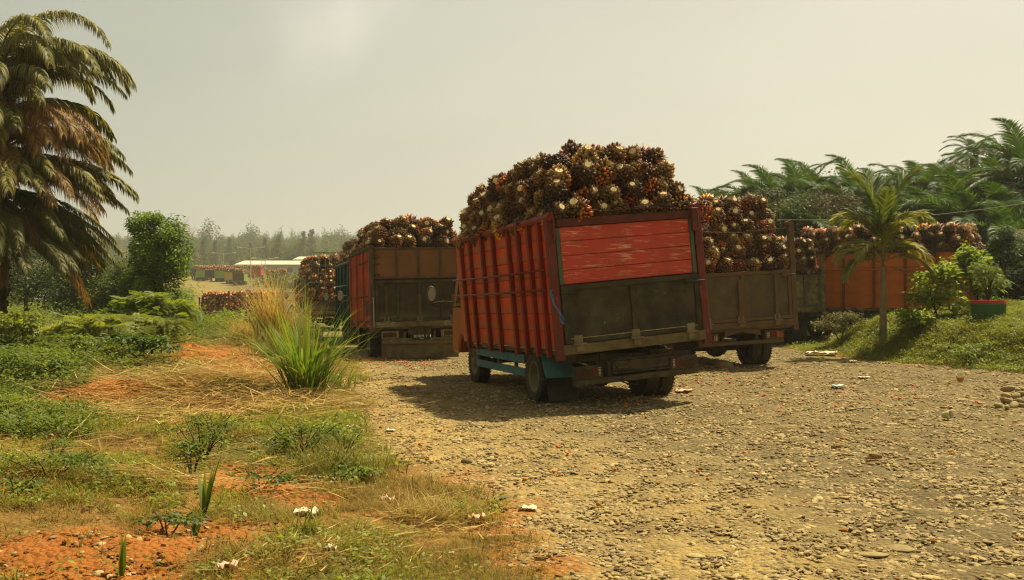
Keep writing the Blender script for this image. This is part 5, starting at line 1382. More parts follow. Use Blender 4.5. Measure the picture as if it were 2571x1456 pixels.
def weed(seed, n, size, h, c1, c2, proto=LEAF2):
    rg = np.random.default_rng(seed); N = n
    pos = np.stack([rg.normal(size=N) * .09, rg.normal(size=N) * .09, rg.uniform(.01, h, N)], -1)
    tint = np.asarray(c1)[None] + (np.asarray(c2) - np.asarray(c1))[None] * rg.random((N, 1))
    v, q, t, c = instance_merge(*proto, pos, rotm(rg.uniform(-.5, .6, N), rg.uniform(-.5, .5, N), rg.uniform(0, 6.28, N)), size * rg.uniform(.6, 1.4, N), tint)
    return np_mesh('weed', v, q, t, c, m_leaf)
weeds = [weed(360 + i, 18, .042, .10, (.09, .125, .014), (.26, .31, .035)) for i in range(4)]
weeds_dk = [weed(370 + i, 30, .052, .18, (.05, .080, .012), (.16, .21, .03), LEAF) for i in range(4)]
protos = green_t + dry_t + mix_t + weeds + weeds_dk
iG, iD, iM, iW, iWd = 0, 4, 9, 13, 17
rg = np.random.default_rng(500)
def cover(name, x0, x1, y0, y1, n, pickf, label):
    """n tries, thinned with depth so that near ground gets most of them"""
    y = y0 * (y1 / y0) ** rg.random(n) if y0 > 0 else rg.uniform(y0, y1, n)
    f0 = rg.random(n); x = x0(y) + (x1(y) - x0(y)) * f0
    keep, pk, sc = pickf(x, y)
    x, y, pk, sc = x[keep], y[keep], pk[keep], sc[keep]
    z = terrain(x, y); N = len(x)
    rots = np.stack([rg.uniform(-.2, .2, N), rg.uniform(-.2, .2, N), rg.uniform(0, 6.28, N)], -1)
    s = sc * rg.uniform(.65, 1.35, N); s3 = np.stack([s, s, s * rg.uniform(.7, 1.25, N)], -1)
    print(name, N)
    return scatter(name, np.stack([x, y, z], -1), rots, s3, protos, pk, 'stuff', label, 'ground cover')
def verge_pick(x, y):
    n = len(x); soil = soil_mask(x, y); road = road_mask(x, y); g = green_mask(x, y)
    r = rg.random(n)
    p = (1 - road) ** 1.5 * (1 - .93 * soil) * (.16 + .84 * smooth(.40, .56, fbm(x * 1.9, y * 1.9)))
    for (u_, v_, ru_, rv_) in ((560, 940, 330, 60), (480, 1010, 380, 45), (620, 960, 160, 70)):
        a_, b_ = on_ground(u_, v_); q_ = np.hypot((x - a_) / (ru_ / F * b_), (y - b_) / (rv_ * b_ * b_ / (F * 1.4)))
        p = p * (1 - .7 * smooth(1.0, .5, q_))
    p = np.where(road > .5, .0, p)
    dx = road_edge(y) - x
    darkl = smooth(2.6, 4.6, dx + .6 * (fbm(x, y) - .5) + np.where(y < 10, -1.5, 0) - np.where(y < 8.6, 2, 0)) * (y > 7.5)
    kind = rg.random(n)
    gg = np.clip(smooth(.42, .60, fbm(x * .8 + 11, y * .8 + 4)) * .8 + g * .2 + .03, 0, 1) * np.interp(y, [5, 7.5, 9], [.35, .5, 1])
    pk = np.where(kind < gg * .45, iG + rg.integers(0, 4, n), np.where(kind < gg * .9, iW + rg.integers(0, 4, n), np.where(kind < .50 + .3 * gg, iM + rg.integers(0, 4, n), iD + rg.integers(0, 5, n))))
    pk = np.where((rg.random(n) < darkl * .8), iWd + rg.integers(0, 4, n), pk)
    sc = np.interp(y, [4, 8, 15, 30], [.55, .8, 1.1, 1.15])
    return r < p, pk, sc
cover('verge_grass', lambda y: -0.58 * y - 1.5, lambda y: road_edge(y) + .9, 3.2, 36, 56000, verge_pick, 'short grass, weeds and dry straw covering the left verge')
BGR = ((.06, .075, .012), (.11, .115, .02))
def bank_pick(x, y):
    n = len(x); d = x - bank_foot(y); r = rg.random(n)
    p = smooth(-.5, .4, d + 1.2 * (fbm(x * 1.3, y * 1.3) - .5))
    k = rg.random(n)
    pk = np.where(k < .40, iG + rg.integers(0, 4, n), np.where(k < .80, iW + rg.integers(0, 4, n), np.where(k < .96, iM + rg.integers(0, 4, n), iWd + rg.integers(0, 4, n))))
    return r < p, pk, np.full(n, .85)
cover('bank_grass', lambda y: bank_foot(y) - .9, lambda y: .55 * y + 2.5, 15.5, 29.5, 44000, bank_pick, 'thick green grass and creepers on the bank at right')
def low_pick(x, y):
    n = len(x); road = road_mask(x, y); k = rg.random(n)
    pk = np.where(k < .4, iG + rg.integers(0, 4, n), np.where(k < .7, iW + rg.integers(0, 4, n), iWd + rg.integers(0, 4, n)))
    return (rg.random(n) < (1 - road) * .95) & ((y > 32) | (x < -9)), pk, np.interp(y, [30, 80, 200], [2.6, 5.5, 9.0])
cover('valley_grass', lambda y: -0.60 * y, lambda y: np.minimum(road_edge(y) + 3, -.20 * y + 0 * y), 30, 210, 15000, low_pick, 'rough grass on the low ground behind the verge')

# straw and cut reeds strewn over the verge
def straw(name, areas, label, seed, cols):
    rg = np.random.default_rng(seed); parts = []
    for (u, v, ru, rv, n, ln, az0) in areas:
        x0, y0 = on_ground(u, v); a = rg.normal(size=n) * .5; bb = rg.normal(size=n) * .5
        x = x0 + a * ru / F * y0; y = y0 + bb * rv * y0 * y0 / (F * 1.4)
        z = terrain(x, y) + rg.uniform(.04, .16 if ln > .5 else .08, n)
        az = az0 + rg.normal(size=n) * .55 + np.where(rg.random(n) < .5, math.pi, 0)
        c = np.asarray(cols)[rg.integers(0, len(cols), n)]
        parts.append(blades(np.stack([x, y, z], -1), az, ln * rg.uniform(.3, 1.2, n), rg.uniform(1.38, 1.60, n), rg.uniform(-.25, .35, n), rg.uniform(.009, .024, n) if ln > .5 else rg.uniform(.005, .013, n), 3, c, c * .9, .2, rg, twist=None))
    v, q, t, c = join(parts); o = new_obj(name, np_mesh(name, v, q, t, c, m_leaf_dull)); tag(o, label, 'straw', kind='stuff')
STC = [(.52, .38, .16), (.40, .27, .10), (.30, .19, .07), (.60, .47, .22)]
straw('straw', [(560, 940, 330, 60, 1300, .7, .25), (480, 1010, 380, 45, 1100, .8, .1), (620, 960, 160, 70, 800, .7, 1.4), (400, 860, 300, 40, 700, .7, .1), (280, 1020, 260, 30, 450, .8, .1), (770, 1020, 200, 40, 420, .6, .3), (720, 1000, 150, 60, 300, .7, 2.0), (640, 900, 120, 80, 420, .6, 2.0),
                (1000, 1090, 220, 80, 160, .35, .1), (450, 1220, 400, 14, 260, .5, .15), (1050, 1330, 160, 50, 110, .22, .5), (900, 1400, 260, 60, 130, .15, .8), (1900, 1060, 400, 30, 110, .22, .1), (2250, 1110, 300, 60, 170, .22, .1), (700, 1130, 300, 60, 350, .3, .4), (250, 1130, 300, 80, 350, .3, .4)],
      'dry straw and fallen reed leaves strewn over the verge', 611, STC)

# ------------------------------------------------------------------ stones
def stone_mesh(seed, flat=.55):
    import bmesh
    rg = random.Random(seed); bm = bmesh.new(); bmesh.ops.create_icosphere(bm, subdivisions=2, radius=1)
    ax = (rg.uniform(.8, 1.25), rg.uniform(.65, 1), flat * rg.uniform(.8, 1.2)); o = (rg.uniform(0, 50), rg.uniform(0, 50))
    for v in bm.verts:
        k = 1 + .28 * (float(vnoise(v.co.x * 1.7 + o[0] + v.co.z, v.co.y * 1.7 + o[1])) - .5)
        v.co = Vector((v.co.x * ax[0], v.co.y * ax[1], v.co.z * ax[2])) * k
    me = bpy.data.meshes.new('stone'); bm.to_mesh(me); bm.free(); me.shade_smooth(); return me
m_stone = M('river_stone', (.20, .155, .080), (.29, .225, .115), scale=2, rough=.85, rand=.45, bump=.25, bscale=9)
m_peb = M('gravel_stone', (.235, .18, .098), (.33, .25, .135), scale=1.5, rough=.9, rand=.42)
m_clod = M('earth_clod', (.26, .105, .025), (.19, .08, .02), rough=.95, rand=.3)
def chip_mesh(seed):
    import bmesh
    rg = random.Random(seed); bm = bmesh.new(); bmesh.ops.create_icosphere(bm, subdivisions=1, radius=1)
    ax = (rg.uniform(.8, 1.4), rg.uniform(.6, 1), rg.uniform(.35, .6))
    for v in bm.verts: v.co = Vector((v.co.x * ax[0], v.co.y * ax[1], v.co.z * ax[2])) * rg.uniform(.8, 1.15)
    me = bpy.data.meshes.new('chip'); bm.to_mesh(me); bm.free(); return me
pe = [stone_mesh(i, .42) for i in range(5)] + [chip_mesh(50 + i) for i in range(5)]
for me in pe: me.materials.append(m_peb)
cl = [chip_mesh(70 + i) for i in range(3)]
for me in cl: me.materials.append(m_clod)
def pebbles(name, n, y0, y1, smin, smax, sink, label, pw=2.0, onsoil=False):
    y = y0 * (y1 / y0) ** rg.random(n); x = -0.62 * y - .3 + rg.random(n) * (1.42 * y + 1.5)
    rd = road_mask(x, y); so = soil_mask(x, y)
    clump = smooth(.30, .62, fbm(x * 1.9 + 30, y * 1.9, 3))
    p = so * (1 - .4 * rd) + .06 if onsoil else rd * (.35 + .65 * clump) * (1 - .5 * so) + .05 * so
    k = rg.random(n) < p; x, y = x[k], y[k]; N = len(x); cl_ = clump[k]
    s = smin + (smax - smin) * rg.random(N) ** pw
    s = s * np.interp(y, [5, 25], [1, 1.6])
    z = terrain(x, y) + s * sink
    rots = np.stack([rg.normal(size=N) * .18, rg.normal(size=N) * .18, rg.uniform(0, 6.28, N)], -1)
    s3 = np.stack([s, s * rg.uniform(.7, 1, N), s * rg.uniform(.7, 1.1, N)], -1)
    print(name, N)
    if onsoil: return scatter(name, np.stack([x, y, z], -1), rots, s3, cl, rg.integers(0, 3, N), 'stuff', label, 'earth clods')
    return scatter(name, np.stack([x, y, z], -1), rots, s3, pe, np.where(s > .02, rg.integers(0, 5, N), rg.integers(3, 10, N)), 'stuff', label, 'gravel')
pebbles('gravel', 290000, 4.2, 32, .006, .026, .1, 'loose gravel covering the road', 1.6)
pebbles('gravel_stones', 15500, 4.2, 40, .012, .055, -.15, 'half-buried river stones set in the road', 4.2)
pebbles('earth_clods', 26000, 4.2, 20, .004, .030, .25, 'crumbs of orange earth', 2.5, True)

stones = [stone_mesh(400 + i, .5) for i in range(8)]
for me in stones: me.materials.append(m_stone)
def stone(u, v, w, label, i, group=None, name='stone', h=.6, lift=.35, mat=None):
    x, y = on_ground(u, v); s = w / F * y / 2
    o = new_obj(name, stones[i % 8], None, (x, y, T1(x, y) + s * h * lift), (0, 0, rnd.uniform(-.5, .5)), (s, s * .8, s * h * 1.6))
    return tag(o, label, 'stone', group)
stone(1170, 1163, 34, 'smooth grey oval stone lying alone left of the road centre', 0, h=.55)
stone(2287, 1034, 34, 'flat oval stone alone on the right part of the road', 1, h=.45)
stone(885, 1022, 52, 'mossy grey stone at the foot of the tall green grass', 2, h=.4)
stone(898, 963, 24, 'small brown stone at the road edge right of the tall grass', 3)
stone(2150, 1186, 18, 'small pale stone below the splintered wood', 4)
stone(1500, 1262, 22, 'round dark stone on the lower left of the road', 5)
stone(1272, 1252, 60, 'pale flat stone half buried at the red earth edge of the road', 6, h=.25)
stone(1820, 925, 40, 'dark broken lump lying beside the wheels of the grey tailgate truck', 7, h=.8)
stone(1700, 1375, 62, 'pale rounded stone low in the photo right of centre', 1, h=.22)
stone(1745, 1400, 60, 'pale rounded stone touching the one above it near the bottom edge', 3, h=.22)
stone(2190, 1395, 70, 'wide pale stone near the bottom edge at right', 2, h=.2)
stone(2260, 1380, 86, 'widest flat stone near the bottom right', 5, h=.16)
for i, (u, v, w, lb) in enumerate([(2040, 845, 46, 'flat pale rock left of the bank below the flaking yellow tailgate'), (2075, 848, 34, 'smaller rock beside the flat pale rock at the bank end'), (2062, 858, 44, 'grey rock in front of the two rocks at the bank end')]):
    stone(u, v, w, lb, i, None, 'rock', .7)
# the heap of cobbles at the right edge
k = 0
for r_ in range(4):
    for c_ in range(7 - r_):
        u = 2508 + c_ * 19 + r_ * 9 + rnd.uniform(-6, 6); v = 1026 - r_ * 11 + rnd.uniform(-3, 3)
        if u > 2640: continue
        x, y = on_ground(u, v); s = rnd.uniform(.045, .09)
        PNO = ['bottom', 'second', 'third', 'top'][r_]; PC = ORD[c_]
        o = new_obj('cobble', stones[k % 8], None, (x, y, T1(x, y) + .03 + .02 * r_), (rnd.uniform(-.3, .3), rnd.uniform(-.3, .3), rnd.uniform(0, 3)), (s * 1.2, s * .9, s * 1.1))
        tag(o, 'rounded cobble in the pile at the right edge, %s row, %s from left' % (PNO, PC), 'cobble', 'cobbles piled at the right edge'); k += 1
# scraps of wood, litter
def lump(name, label, cat, u, v, w, m, dims=(1, .5, .3), seed=0, rot=0, crumple=.25):
    import bmesh
    x, y = on_ground(u, v); s = w / F * y; rg = random.Random(seed)
    bm = bmesh.new(); bmesh.ops.create_grid(bm, x_segments=7, y_segments=5, size=.5)
    for vv in bm.verts:
        vv.co.z = .5 + rg.uniform(-.5, .5); vv.co.x += rg.uniform(-.06, .06); vv.co.y += rg.uniform(-.1, .1)
    me = bpy.data.meshes.new(name); bm.to_mesh(me); bm.free(); me.materials.append(m); me.shade_smooth()
    o = new_obj(name, me, None, (x, y, T1(x, y) + .012), (0, 0, rot), (s * dims[0], s * dims[1], s * dims[2]))
    md = o.modifiers.new('t', 'SOLIDIFY'); md.thickness = .02
    return tag(o, label, cat)
m_paper = M('white_plastic', (.66, .62, .54), (.50, .46, .38), scale=9, rough=.6, transl=.2)
m_pink = M('pinkish_plastic', (.55, .34, .26), (.62, .50, .40), scale=14, rough=.6, transl=.2)
m_bluep = M('blue_white_packet', (.10, .28, .42), (.55, .60, .55), scale=22, rough=.5)
lump('plastic_bag', 'pinkish white crumpled bag curled up at the bottom edge', 'litter', 568, 1437, 52, m_pink, (1, .7, .5), 1)
lump('plastic_bag', 'crumpled white wrapper on the red earth left of the road', 'litter', 765, 1296, 62, m_paper, (1, .8, .25), 2)
lump('plastic_cup_scrap', 'pink and cream scrap lying in the dry grass at centre left', 'litter', 972, 1268, 38, m_pink, (1, .6, .5), 3)
lump('plastic_bag', 'dirty cream wrapper at the red earth edge of the road', 'litter', 1197, 1313, 40, m_pink, (1, .6, .5), 4)
lump('plastic_bag', 'grey white torn plastic on the road beside the flat stone', 'litter', 1325, 1284, 46, m_paper, (1, .7, .2), 5)
lump('plastic_bag', 'thin pink bag flattened right of the nearest truck', 'litter', 1718, 986, 44, m_pink, (1, .9, .2), 6)
lump('packet', 'small blue and white packet on the road at right', 'litter', 2103, 975, 30, m_bluep, (1, .8, .3), 7)
lump('paper', 'white paper scrap farther up the road', 'litter', 2169, 951, 28, m_paper, (1, .9, .2), 8)
lump('plastic_bag', 'long pale rag at the foot of the bank', 'litter', 2060, 892, 70, m_paper, (1, .7, .15), 9)
lump('plastic_bag', 'white crumpled scrap at the edge of the grass below the bank', 'litter', 2140, 911, 20, m_paper, (1, .7, .3), 10)
lump('paper', 'small white scrap beside the lower grass left of the road', 'litter', 830, 1385, 30, m_paper, (1, .8, .4), 11)
lump('paper', 'white triangular scrap beside the road edge grass', 'litter', 1132, 1394, 18, m_paper, (1, .8, .2), 12)
lump('paper', 'white paper left of the road beside the straw', 'litter', 980, 1086, 24, m_paper, (1, .8, .2), 13)
lump('paper', 'long white scrap in the grass below the tall green clump', 'litter', 880, 1082, 40, m_paper, (1, .8, .3), 14)
lump('packet', 'pale packet lying in the green undergrowth behind the dry grass', 'litter', 738, 776, 28, m_bluep, (1, .8, .5), 15)
m_wood = M('splintered_wood', (.24, .16, .07), (.13, .08, .035), scale=7, rough=.9)
for u, v, w, lb, sd in [(2196, 1160, 42, 'splintered brown wood scrap on the right of the road', 1), (2097, 1132, 26, 'short brown bark piece left of the splintered wood', 2), (1358, 1420, 36, 'reddish broken husk near the bottom centre', 3), (2240, 1330, 22, 'orange-brown husk fragment low at right', 4)]:
    x, y = on_ground(u, v); s = w / F * y; b = MB(); rg_ = random.Random(sd)
    for i in range(4): b.box((rg_.uniform(-.1, .1) * s, i * .04 * s, .03 + .05 * s * i), (s * rg_.uniform(.6, 1), s * .12, s * .12), (rg_.uniform(-.2, .2), rg_.uniform(-.1, .1), rg_.uniform(-.25, .25)))
    o = b.build('wood_scrap', m_wood, None, loc=(x, y, T1(x, y))); tag(o, lb, 'wood scrap')
def cup(u, v, w, label, m1, m2, tilt):
    x, y = on_ground(u, v); s = w / F * y; r = empty('plastic_cup', (x, y, T1(x, y) + s * .45), tilt); tag(r, label, 'plastic cup')
    b = MB(); b.lathe([(0, .001), (0, .32 * s), (.95 * s, .46 * s), (.95 * s, .42 * s), (.04 * s, .29 * s)], 16, 'Z'); b.build('cup', m1, r, sm=True)
    b = MB(); b.lathe([(.25 * s, .362 * s), (.7 * s, .43 * s)], 16, 'Z'); b.build('print_band', m2, r, sm=True)
cup(2368, 1056, 24, 'white and green plastic cup lying open towards the camera', m_paper, M('green_print', (.35, .45, .08)), (R(80), 0, R(30)))
cup(2411, 968, 22, 'orange and white plastic cup tipped over beside the bank', m_paper, M('orange_print', (.55, .16, .03)), (R(25), R(-15), 0))
cup(2060, 908, 14, 'small white cup lying by the foot of the bank', m_paper, m_paper, (R(85), 0, 0))
# cut canes
def cane(pts_uv, r, label, lift=.05):
    P = [];
    for u, v in pts_uv: x, y = on_ground(u, v); P.append(Vector((x, y, T1(x, y) + lift)))
    b = MB(); b.tube(P, [r * 1.1] + [r] * (len(P) - 2) + [r * .6], 6); o = b.build('cane', m_cane, None, sm=True); tag(o, label, 'cane')
m_cane = M('dry_cane', (.46, .34, .15), (.36, .25, .10), scale=5, rough=.8)
cane([(290, 1018), (360, 1004), (470, 990), (530, 985)], .014, 'long pale cane lying across the verge left of the tall grass')
cane([(560, 985), (680, 978), (745, 984)], .014, 'straight pale cane lying just left of the tall green grass')
cane([(640, 1218), (760, 1213), (905, 1220)], .010, 'thin pale cane lying over the red earth in front')
cane([(632, 1183), (675, 1165), (718, 1160)], .011, 'short bent cane in the middle of the verge')
cane([(915, 1118), (960, 1107), (1000, 1098)], .007, 'short cane at the road edge')
cane([(950, 1105), (1040, 1108)], .007, 'thin straight cane pointing into the road')
cane([(1948, 1088), (1992, 1087)], .009, 'pale stick lying on the road right of the truck')
cane([(440, 915), (560, 945), (640, 975)], .013, 'long cane slanting down the verge above the straw')
cane([(620, 985), (700, 965), (760, 955)], .012, 'cane resting against the foot of the tall grass')
cane([(2330, 1058), (2405, 1047)], .005, 'thin straw beside the green and white cup')
cane([(1840, 1025), (1888, 1026)], .006, 'thin pale straw right of the nearest truck shadow')
# fallen fruitlets
k5 = np.linspace(0, 2 * np.pi, 6)[:-1]
fv = np.concatenate([np.stack([np.cos(k5) * .8, np.sin(k5) * .8, k5 * 0 - .5], -1), np.stack([np.cos(k5) * .8, np.sin(k5) * .8, k5 * 0 + .4], -1), [[0, 0, 1.3], [0, 0, -.9]]])
ft = np.array([[j, (j + 1) % 5, 5 + j] for j in range(5)] + [[(j + 1) % 5, 5 + (j + 1) % 5, 5 + j] for j in range(5)] + [[5 + j, 5 + (j + 1) % 5, 10] for j in range(5)] + [[(j + 1) % 5, j, 11] for j in range(5)])
P = []
for (u, v, ru, rv, n) in [(1500, 1010, 300, 35, 26), (1750, 960, 180, 30, 20), (2100, 1000, 300, 40, 26), (960, 900, 90, 12, 120), (1050, 912, 130, 12, 50), (1250, 960, 300, 20, 26), (1500, 1200, 500, 120, 10), (330, 1075, 200, 60, 4)]:
    for _ in range(n):
        x, y = on_ground(u + rnd.gauss(0, .5) * ru, v + rnd.gauss(0, .5) * rv); P.append((x, y, T1(x, y) + .018))
P = np.array(P); n = len(P)
tint = np.where(rng.random((n, 1)) < .7, np.array([[.42, .06, .015]]), np.array([[.40, .15, .03]])) * rng.uniform(.5, 1.2, (n, 1))
v, q, t, c = instance_merge(fv, np.zeros((0, 4), int), ft, np.ones((12, 3)), P, rotm(rng.uniform(0, 3, n), rng.uniform(0, 3, n), rng.uniform(0, 3, n)), rng.uniform(.016, .026, n), tint)
tag(new_obj('loose_fruitlets', np_mesh('loose_fruitlets', v, q, t, c, m_fruit)), 'red and orange fruitlets fallen on the road', 'fruitlets', kind='stuff')

# ------------------------------------------------------------------ tall grass clumps
gx, gy = on_ground(770, 1005); gz0 = T1(gx, gy)
tg = empty('reed_clump', (gx, gy, gz0)); tag(tg, 'tall bright green clump of reed grass at the road edge left of the trucks', 'grass clump')
rg = np.random.default_rng(701)
blm = []
for i in range(14):
    L_ = 1.0; be = [.25, .5, .8, 1.1, 1.5, 1.9, .35, .9, 1.3, .15, 1.7, .6, 2.1, .45][i]
    c0, c1 = ((.05, .10, .012), (.17, .27, .03)) if i % 4 else ((.09, .14, .02), (.28, .34, .06))
    V_, Q_, T_, C_ = blades(np.zeros((1, 3)), np.array([0.]), np.array([L_]), np.array([.04]), np.array([be]), np.array([.018]), 9, np.array([c0]), np.array([c1]), 0, rg, twist=rg.uniform(-.5, .5, 1))
    blm.append(np_mesh('blade', V_, Q_, T_, C_, m_leaf, True))
for i in range(298):
    r = abs(rg.normal()) * .12; a = rg.uniform(0, 6.28)
    az = a + rg.normal() * .5; tilt = min(.8, r * .9 + abs(rg.normal()) * .12)
    L_ = rg.uniform(.9, 1.85) if i % 3 else rg.uniform(.5, 1.0)
    if i % 5 == 0: az = (0 if i % 10 else math.pi) + rg.normal() * .6; tilt = rg.uniform(.2, .55); L_ = rg.uniform(1.1, 1.7)
    q = (Vector((math.cos(az) * math.sin(tilt), math.sin(az) * math.sin(tilt), math.cos(tilt)))).to_track_quat('Z', 'Y')
    e = Euler((0, tilt, az))
    new_obj('blade', blm[rg.integers(0, 14)], tg, (math.cos(a) * r, math.sin(a) * r, -.03), e, (L_,) * 3)
n = 60
bs_ = np.stack([rg.normal(size=n) * .18, rg.normal(size=n) * .18, np.zeros(n)], -1); cc = np.array([(.34, .25, .10)] * n)
v, q, t, c = blades(bs_, rg.uniform(0, 6.28, n), rg.uniform(.3, .9, n), rg.uniform(.1, .9, n), rg.uniform(.3, 1.2, n), np.full(n, .014), 4, cc, cc * .8, .3, rg)
o = new_obj('dry_stems', np_mesh('dry_stems', v, q, t, c, m_leaf_dull), tg); o['kind'] = 'stuff'
def grass_clump(name, label, u, v, n, h, spread, width, c0, c1, seed, bend=(.5, 1.9), lean=(.02, .45), D=None, segs=7, wind=0):
    rg = np.random.default_rng(seed)
    x, y = on_ground(u, v) if D is None else ((u - 1285) / F * D, D)
    b = np.stack([rg.normal(size=n) * spread, rg.normal(size=n) * spread * .7, np.full(n, -.03)], -1)
    m_ = rg.random((n, 1)); C0 = np.asarray(c0[0]) * (1 - m_) + np.asarray(c0[1]) * m_; C1 = np.asarray(c1[0]) * (1 - m_) + np.asarray(c1[1]) * m_
    V_, Q_, T_, C_ = blades(b, rg.uniform(0, 6.28, n), h * rg.uniform(.45, 1.1, n), rg.uniform(lean[0], lean[1], n), rg.uniform(bend[0], bend[1], n), width * rg.uniform(.6, 1.3, n), segs, C0, C1, .25, rg)
    r = empty(name, (x, y, T1(x, y))); tag(r, label, 'grass clump'); o = new_obj('blades', np_mesh('blades', V_, Q_, T_, C_, m_leaf_dull), r); o['kind'] = 'stuff'
SG = ((.16, .13, .035), (.26, .19, .07)); SH = ((.60, .44, .20), (.44, .30, .12))
grass_clump('dry_grass_clump', 'tall straw-coloured dry grass clump behind the green reed clump', 678, 868, 400, 2.1, .17, .015, SG, SH, 711, (.2, 2.0), (.02, .26))
grass_clump('dry_grass_clump', 'arching straw-coloured grass left of the tall dry clump', 618, 850, 170, 1.15, .16, .012, SG, SH, 712, (1.2, 2.4), (.2, .8))
grass_clump('dry_grass_clump', 'dry seeding grass between the reed clump and the lime green truck', 735, 850, 260, 1.8, .28, .012, ((.10, .11, .03), (.2, .16, .06)), SH, 713, (.4, 1.7), (.05, .6))
grass_clump('grass_clump', 'mixed green and yellow grass at the back of the reed clump', 700, 905, 420, 1.1, .30, .013, ((.07, .09, .02), (.12, .11, .03)), ((.17, .19, .04), (.3, .24, .08)), 714, (.4, 1.6), (.1, .8))
grass_clump('grass_clump', 'drooping green grass spilling right from the reed clump towards the road', 835, 985, 160, 1.0, .14, .012, ((.06, .09, .015), (.09, .12, .02)), ((.14, .20, .03), (.2, .24, .05)), 715, (.8, 1.8), (.3, .9))
grass_clump('grass_clump', 'small fine green tuft beside the rocks at the bank end', 2015, 858, 160, .55, .10, .008, ((.07, .09, .02), (.10, .1, .03)), ((.15, .18, .04), (.22, .2, .06)), 716, (.3, 1.2), (.2, .9))
grass_clump('grass_clump', 'low green grass tuft on the red earth in front with wide blades', 760, 1345, 90, .26, .06, .011, ((.07, .10, .015), (.12, .13, .02)), ((.18, .21, .03), (.28, .26, .06)), 717, (.2, 1.0), (.2, .9))
grass_clump('grass_clump', 'fine green-yellow weedy clump in the verge below the reed clump', 850, 1190, 420, .45, .22, .007, ((.07, .085, .015), (.12, .11, .03)), ((.15, .17, .03), (.28, .23, .07)), 718, (.3, 1.4), (.2, 1.0))
grass_clump('dry_grass_clump', 'dry bleached grass lying to the right in the lower middle', 1075, 1300, 260, .36, .13, .007, SG, SH, 719, (.2, .8), (.6, 1.3))
grass_clump('grass_clump', 'sparse grass at the bottom edge centre', 1080, 1430, 300, .25, .20, .006, ((.09, .09, .02), (.2, .15, .06)), ((.25, .22, .05), (.4, .3, .12)), 720, (.2, 1.2), (.3, 1.2))
# broad-bladed sprout
for (u, v, n, h, lb, sd) in [(512, 1303, 9, .50, 'upright fan of broad green palm seedling leaves on the red earth', 5), (490, 1350, 7, .20, 'short broad-leaved sprout below the palm seedling', 6), (305, 1452, 3, .26, 'green leaf tips at the bottom edge of the photo', 7)]:
    rg = np.random.default_rng(sd); x, y = on_ground(u, min(v, 1450)); r = empty('seedling', (x, y, T1(x, y) - .01)); tag(r, lb, 'seedling')
    for i in range(n):
        be = rg.uniform(.05, .3) if i < n * .6 else rg.uniform(.5, 1.2)
        V_, Q_, T_, C_ = blades(np.zeros((1, 3)), np.array([rg.uniform(0, 6.28)]), np.array([h * rg.uniform(.5, 1.05)]), np.array([rg.uniform(.03, .25) if i < n * .6 else rg.uniform(.4, .9)]), np.array([be]), np.array([.035]), 6, np.array([(.07, .11, .015)]), np.array([(.16, .22, .025)]), .15, rg)
        new_obj('blade', np_mesh('blade', V_, Q_, T_, C_, m_leaf), r)
def bush(name, label, u, v, D, w_, h_, n_, size, c1, c2, seed, proto, cat='bush', lumps=12, flat=.3, stems=5, lr=.30, kind=m_leaf):
    x, y = on_ground(u, v) if D is None else ((u - 1285) / F * D, D); z = T1(x, y); rg = np.random.default_rng(seed)
    r = empty(name, (x, y, z)); tag(r, label, cat)
    v_, q, t, c = crown((0, 0, h_ * .5), (w_, w_ * .7, h_ * .5), n_, size, c1, c2, rg, proto, lumps=lumps, lump_r=lr, shell=.2, flat=flat)
    new_obj('foliage', np_mesh('foliage', v_, q, t, c, kind), r)
    b = MB()
    for i in range(stems):
        a = i * 2.4; b.tube([(0, 0, -.05), (math.cos(a) * w_ * .3, math.sin(a) * w_ * .2, h_ * .45), (math.cos(a) * w_ * .6, math.sin(a) * w_ * .4, h_ * .85)], [.006 + .006 * h_, .004 + .004 * h_, .003], 5)
    b.build('stems', m_bark, r)
bush('creeping_weed', 'small pale green weed lying on the red earth beside the sprout', 420, 1340, None, .26, .16, 150, .045, (.06, .10, .03), (.16, .22, .07), 1, LEAF, 'weed', 7, stems=3)
bush('feathery_bush', 'feathery light green shrub spreading over the middle left of the verge', 300, 868, None, 1.3, .62, 1300, .30, (.085, .12, .020), (.27, .30, .06), 2, PINN, lumps=16, flat=.6)
bush('feathery_bush', 'feathery shrub in front of the leafy tree beside the dip', 392, 836, None, 1.0, 1.1, 1200, .30, (.075, .12, .018), (.24, .30, .05), 3, PINN, lumps=16, flat=.6)
bush('vine_bush', 'rounded green vine bush at the foot of the big palm', 20, 860, None, 1.1, .62, 2200, .10, (.075, .11, .014), (.25, .29, .04), 4, LEAF, lumps=16)
bush('vine_bush', 'pale flowering bush in front of the white banner', 125, 852, None, 1.3, .45, 2200, .09, (.07, .11, .02), (.24, .27, .07), 5, LEAF, lumps=14)
bush('vine_bush', 'dark green leafy mass on the slope at the left edge', 40, 950, None, 1.0, .45, 2600, .06, (.055, .09, .012), (.19, .25, .03), 6, LEAF, lumps=18)
bush('vine_bush', 'dark leafy weeds beside the bare orange bank at left', 190, 900, None, .8, .45, 1900, .06, (.055, .09, .012), (.19, .25, .03), 7, LEAF, lumps=14)
bush('vine_bush', 'brighter green weeds in the lower left verge', 20, 1050, None, .8, .28, 1500, .055, (.075, .11, .014), (.26, .30, .04), 8, LEAF, lumps=14)
bush('vine_bush', 'broad heart-leaved vine right of the feathery shrub', 330, 905, None, .9, .5, 900, .10, (.035, .075, .014), (.13, .20, .035), 9, LEAF, lumps=10)
bush('weed_clump', 'thin-stemmed weed standing in the verge below the cane', 505, 1160, None, .40, .42, 360, .035, (.05, .08, .014), (.15, .20, .03), 10, LEAF, 'weed', 10)
bush('weed_clump', 'thin-stemmed weed right of the bent cane', 760, 1145, None, .55, .36, 600, .035, (.045, .08, .014), (.14, .20, .03), 11, LEAF, 'weed', 12)
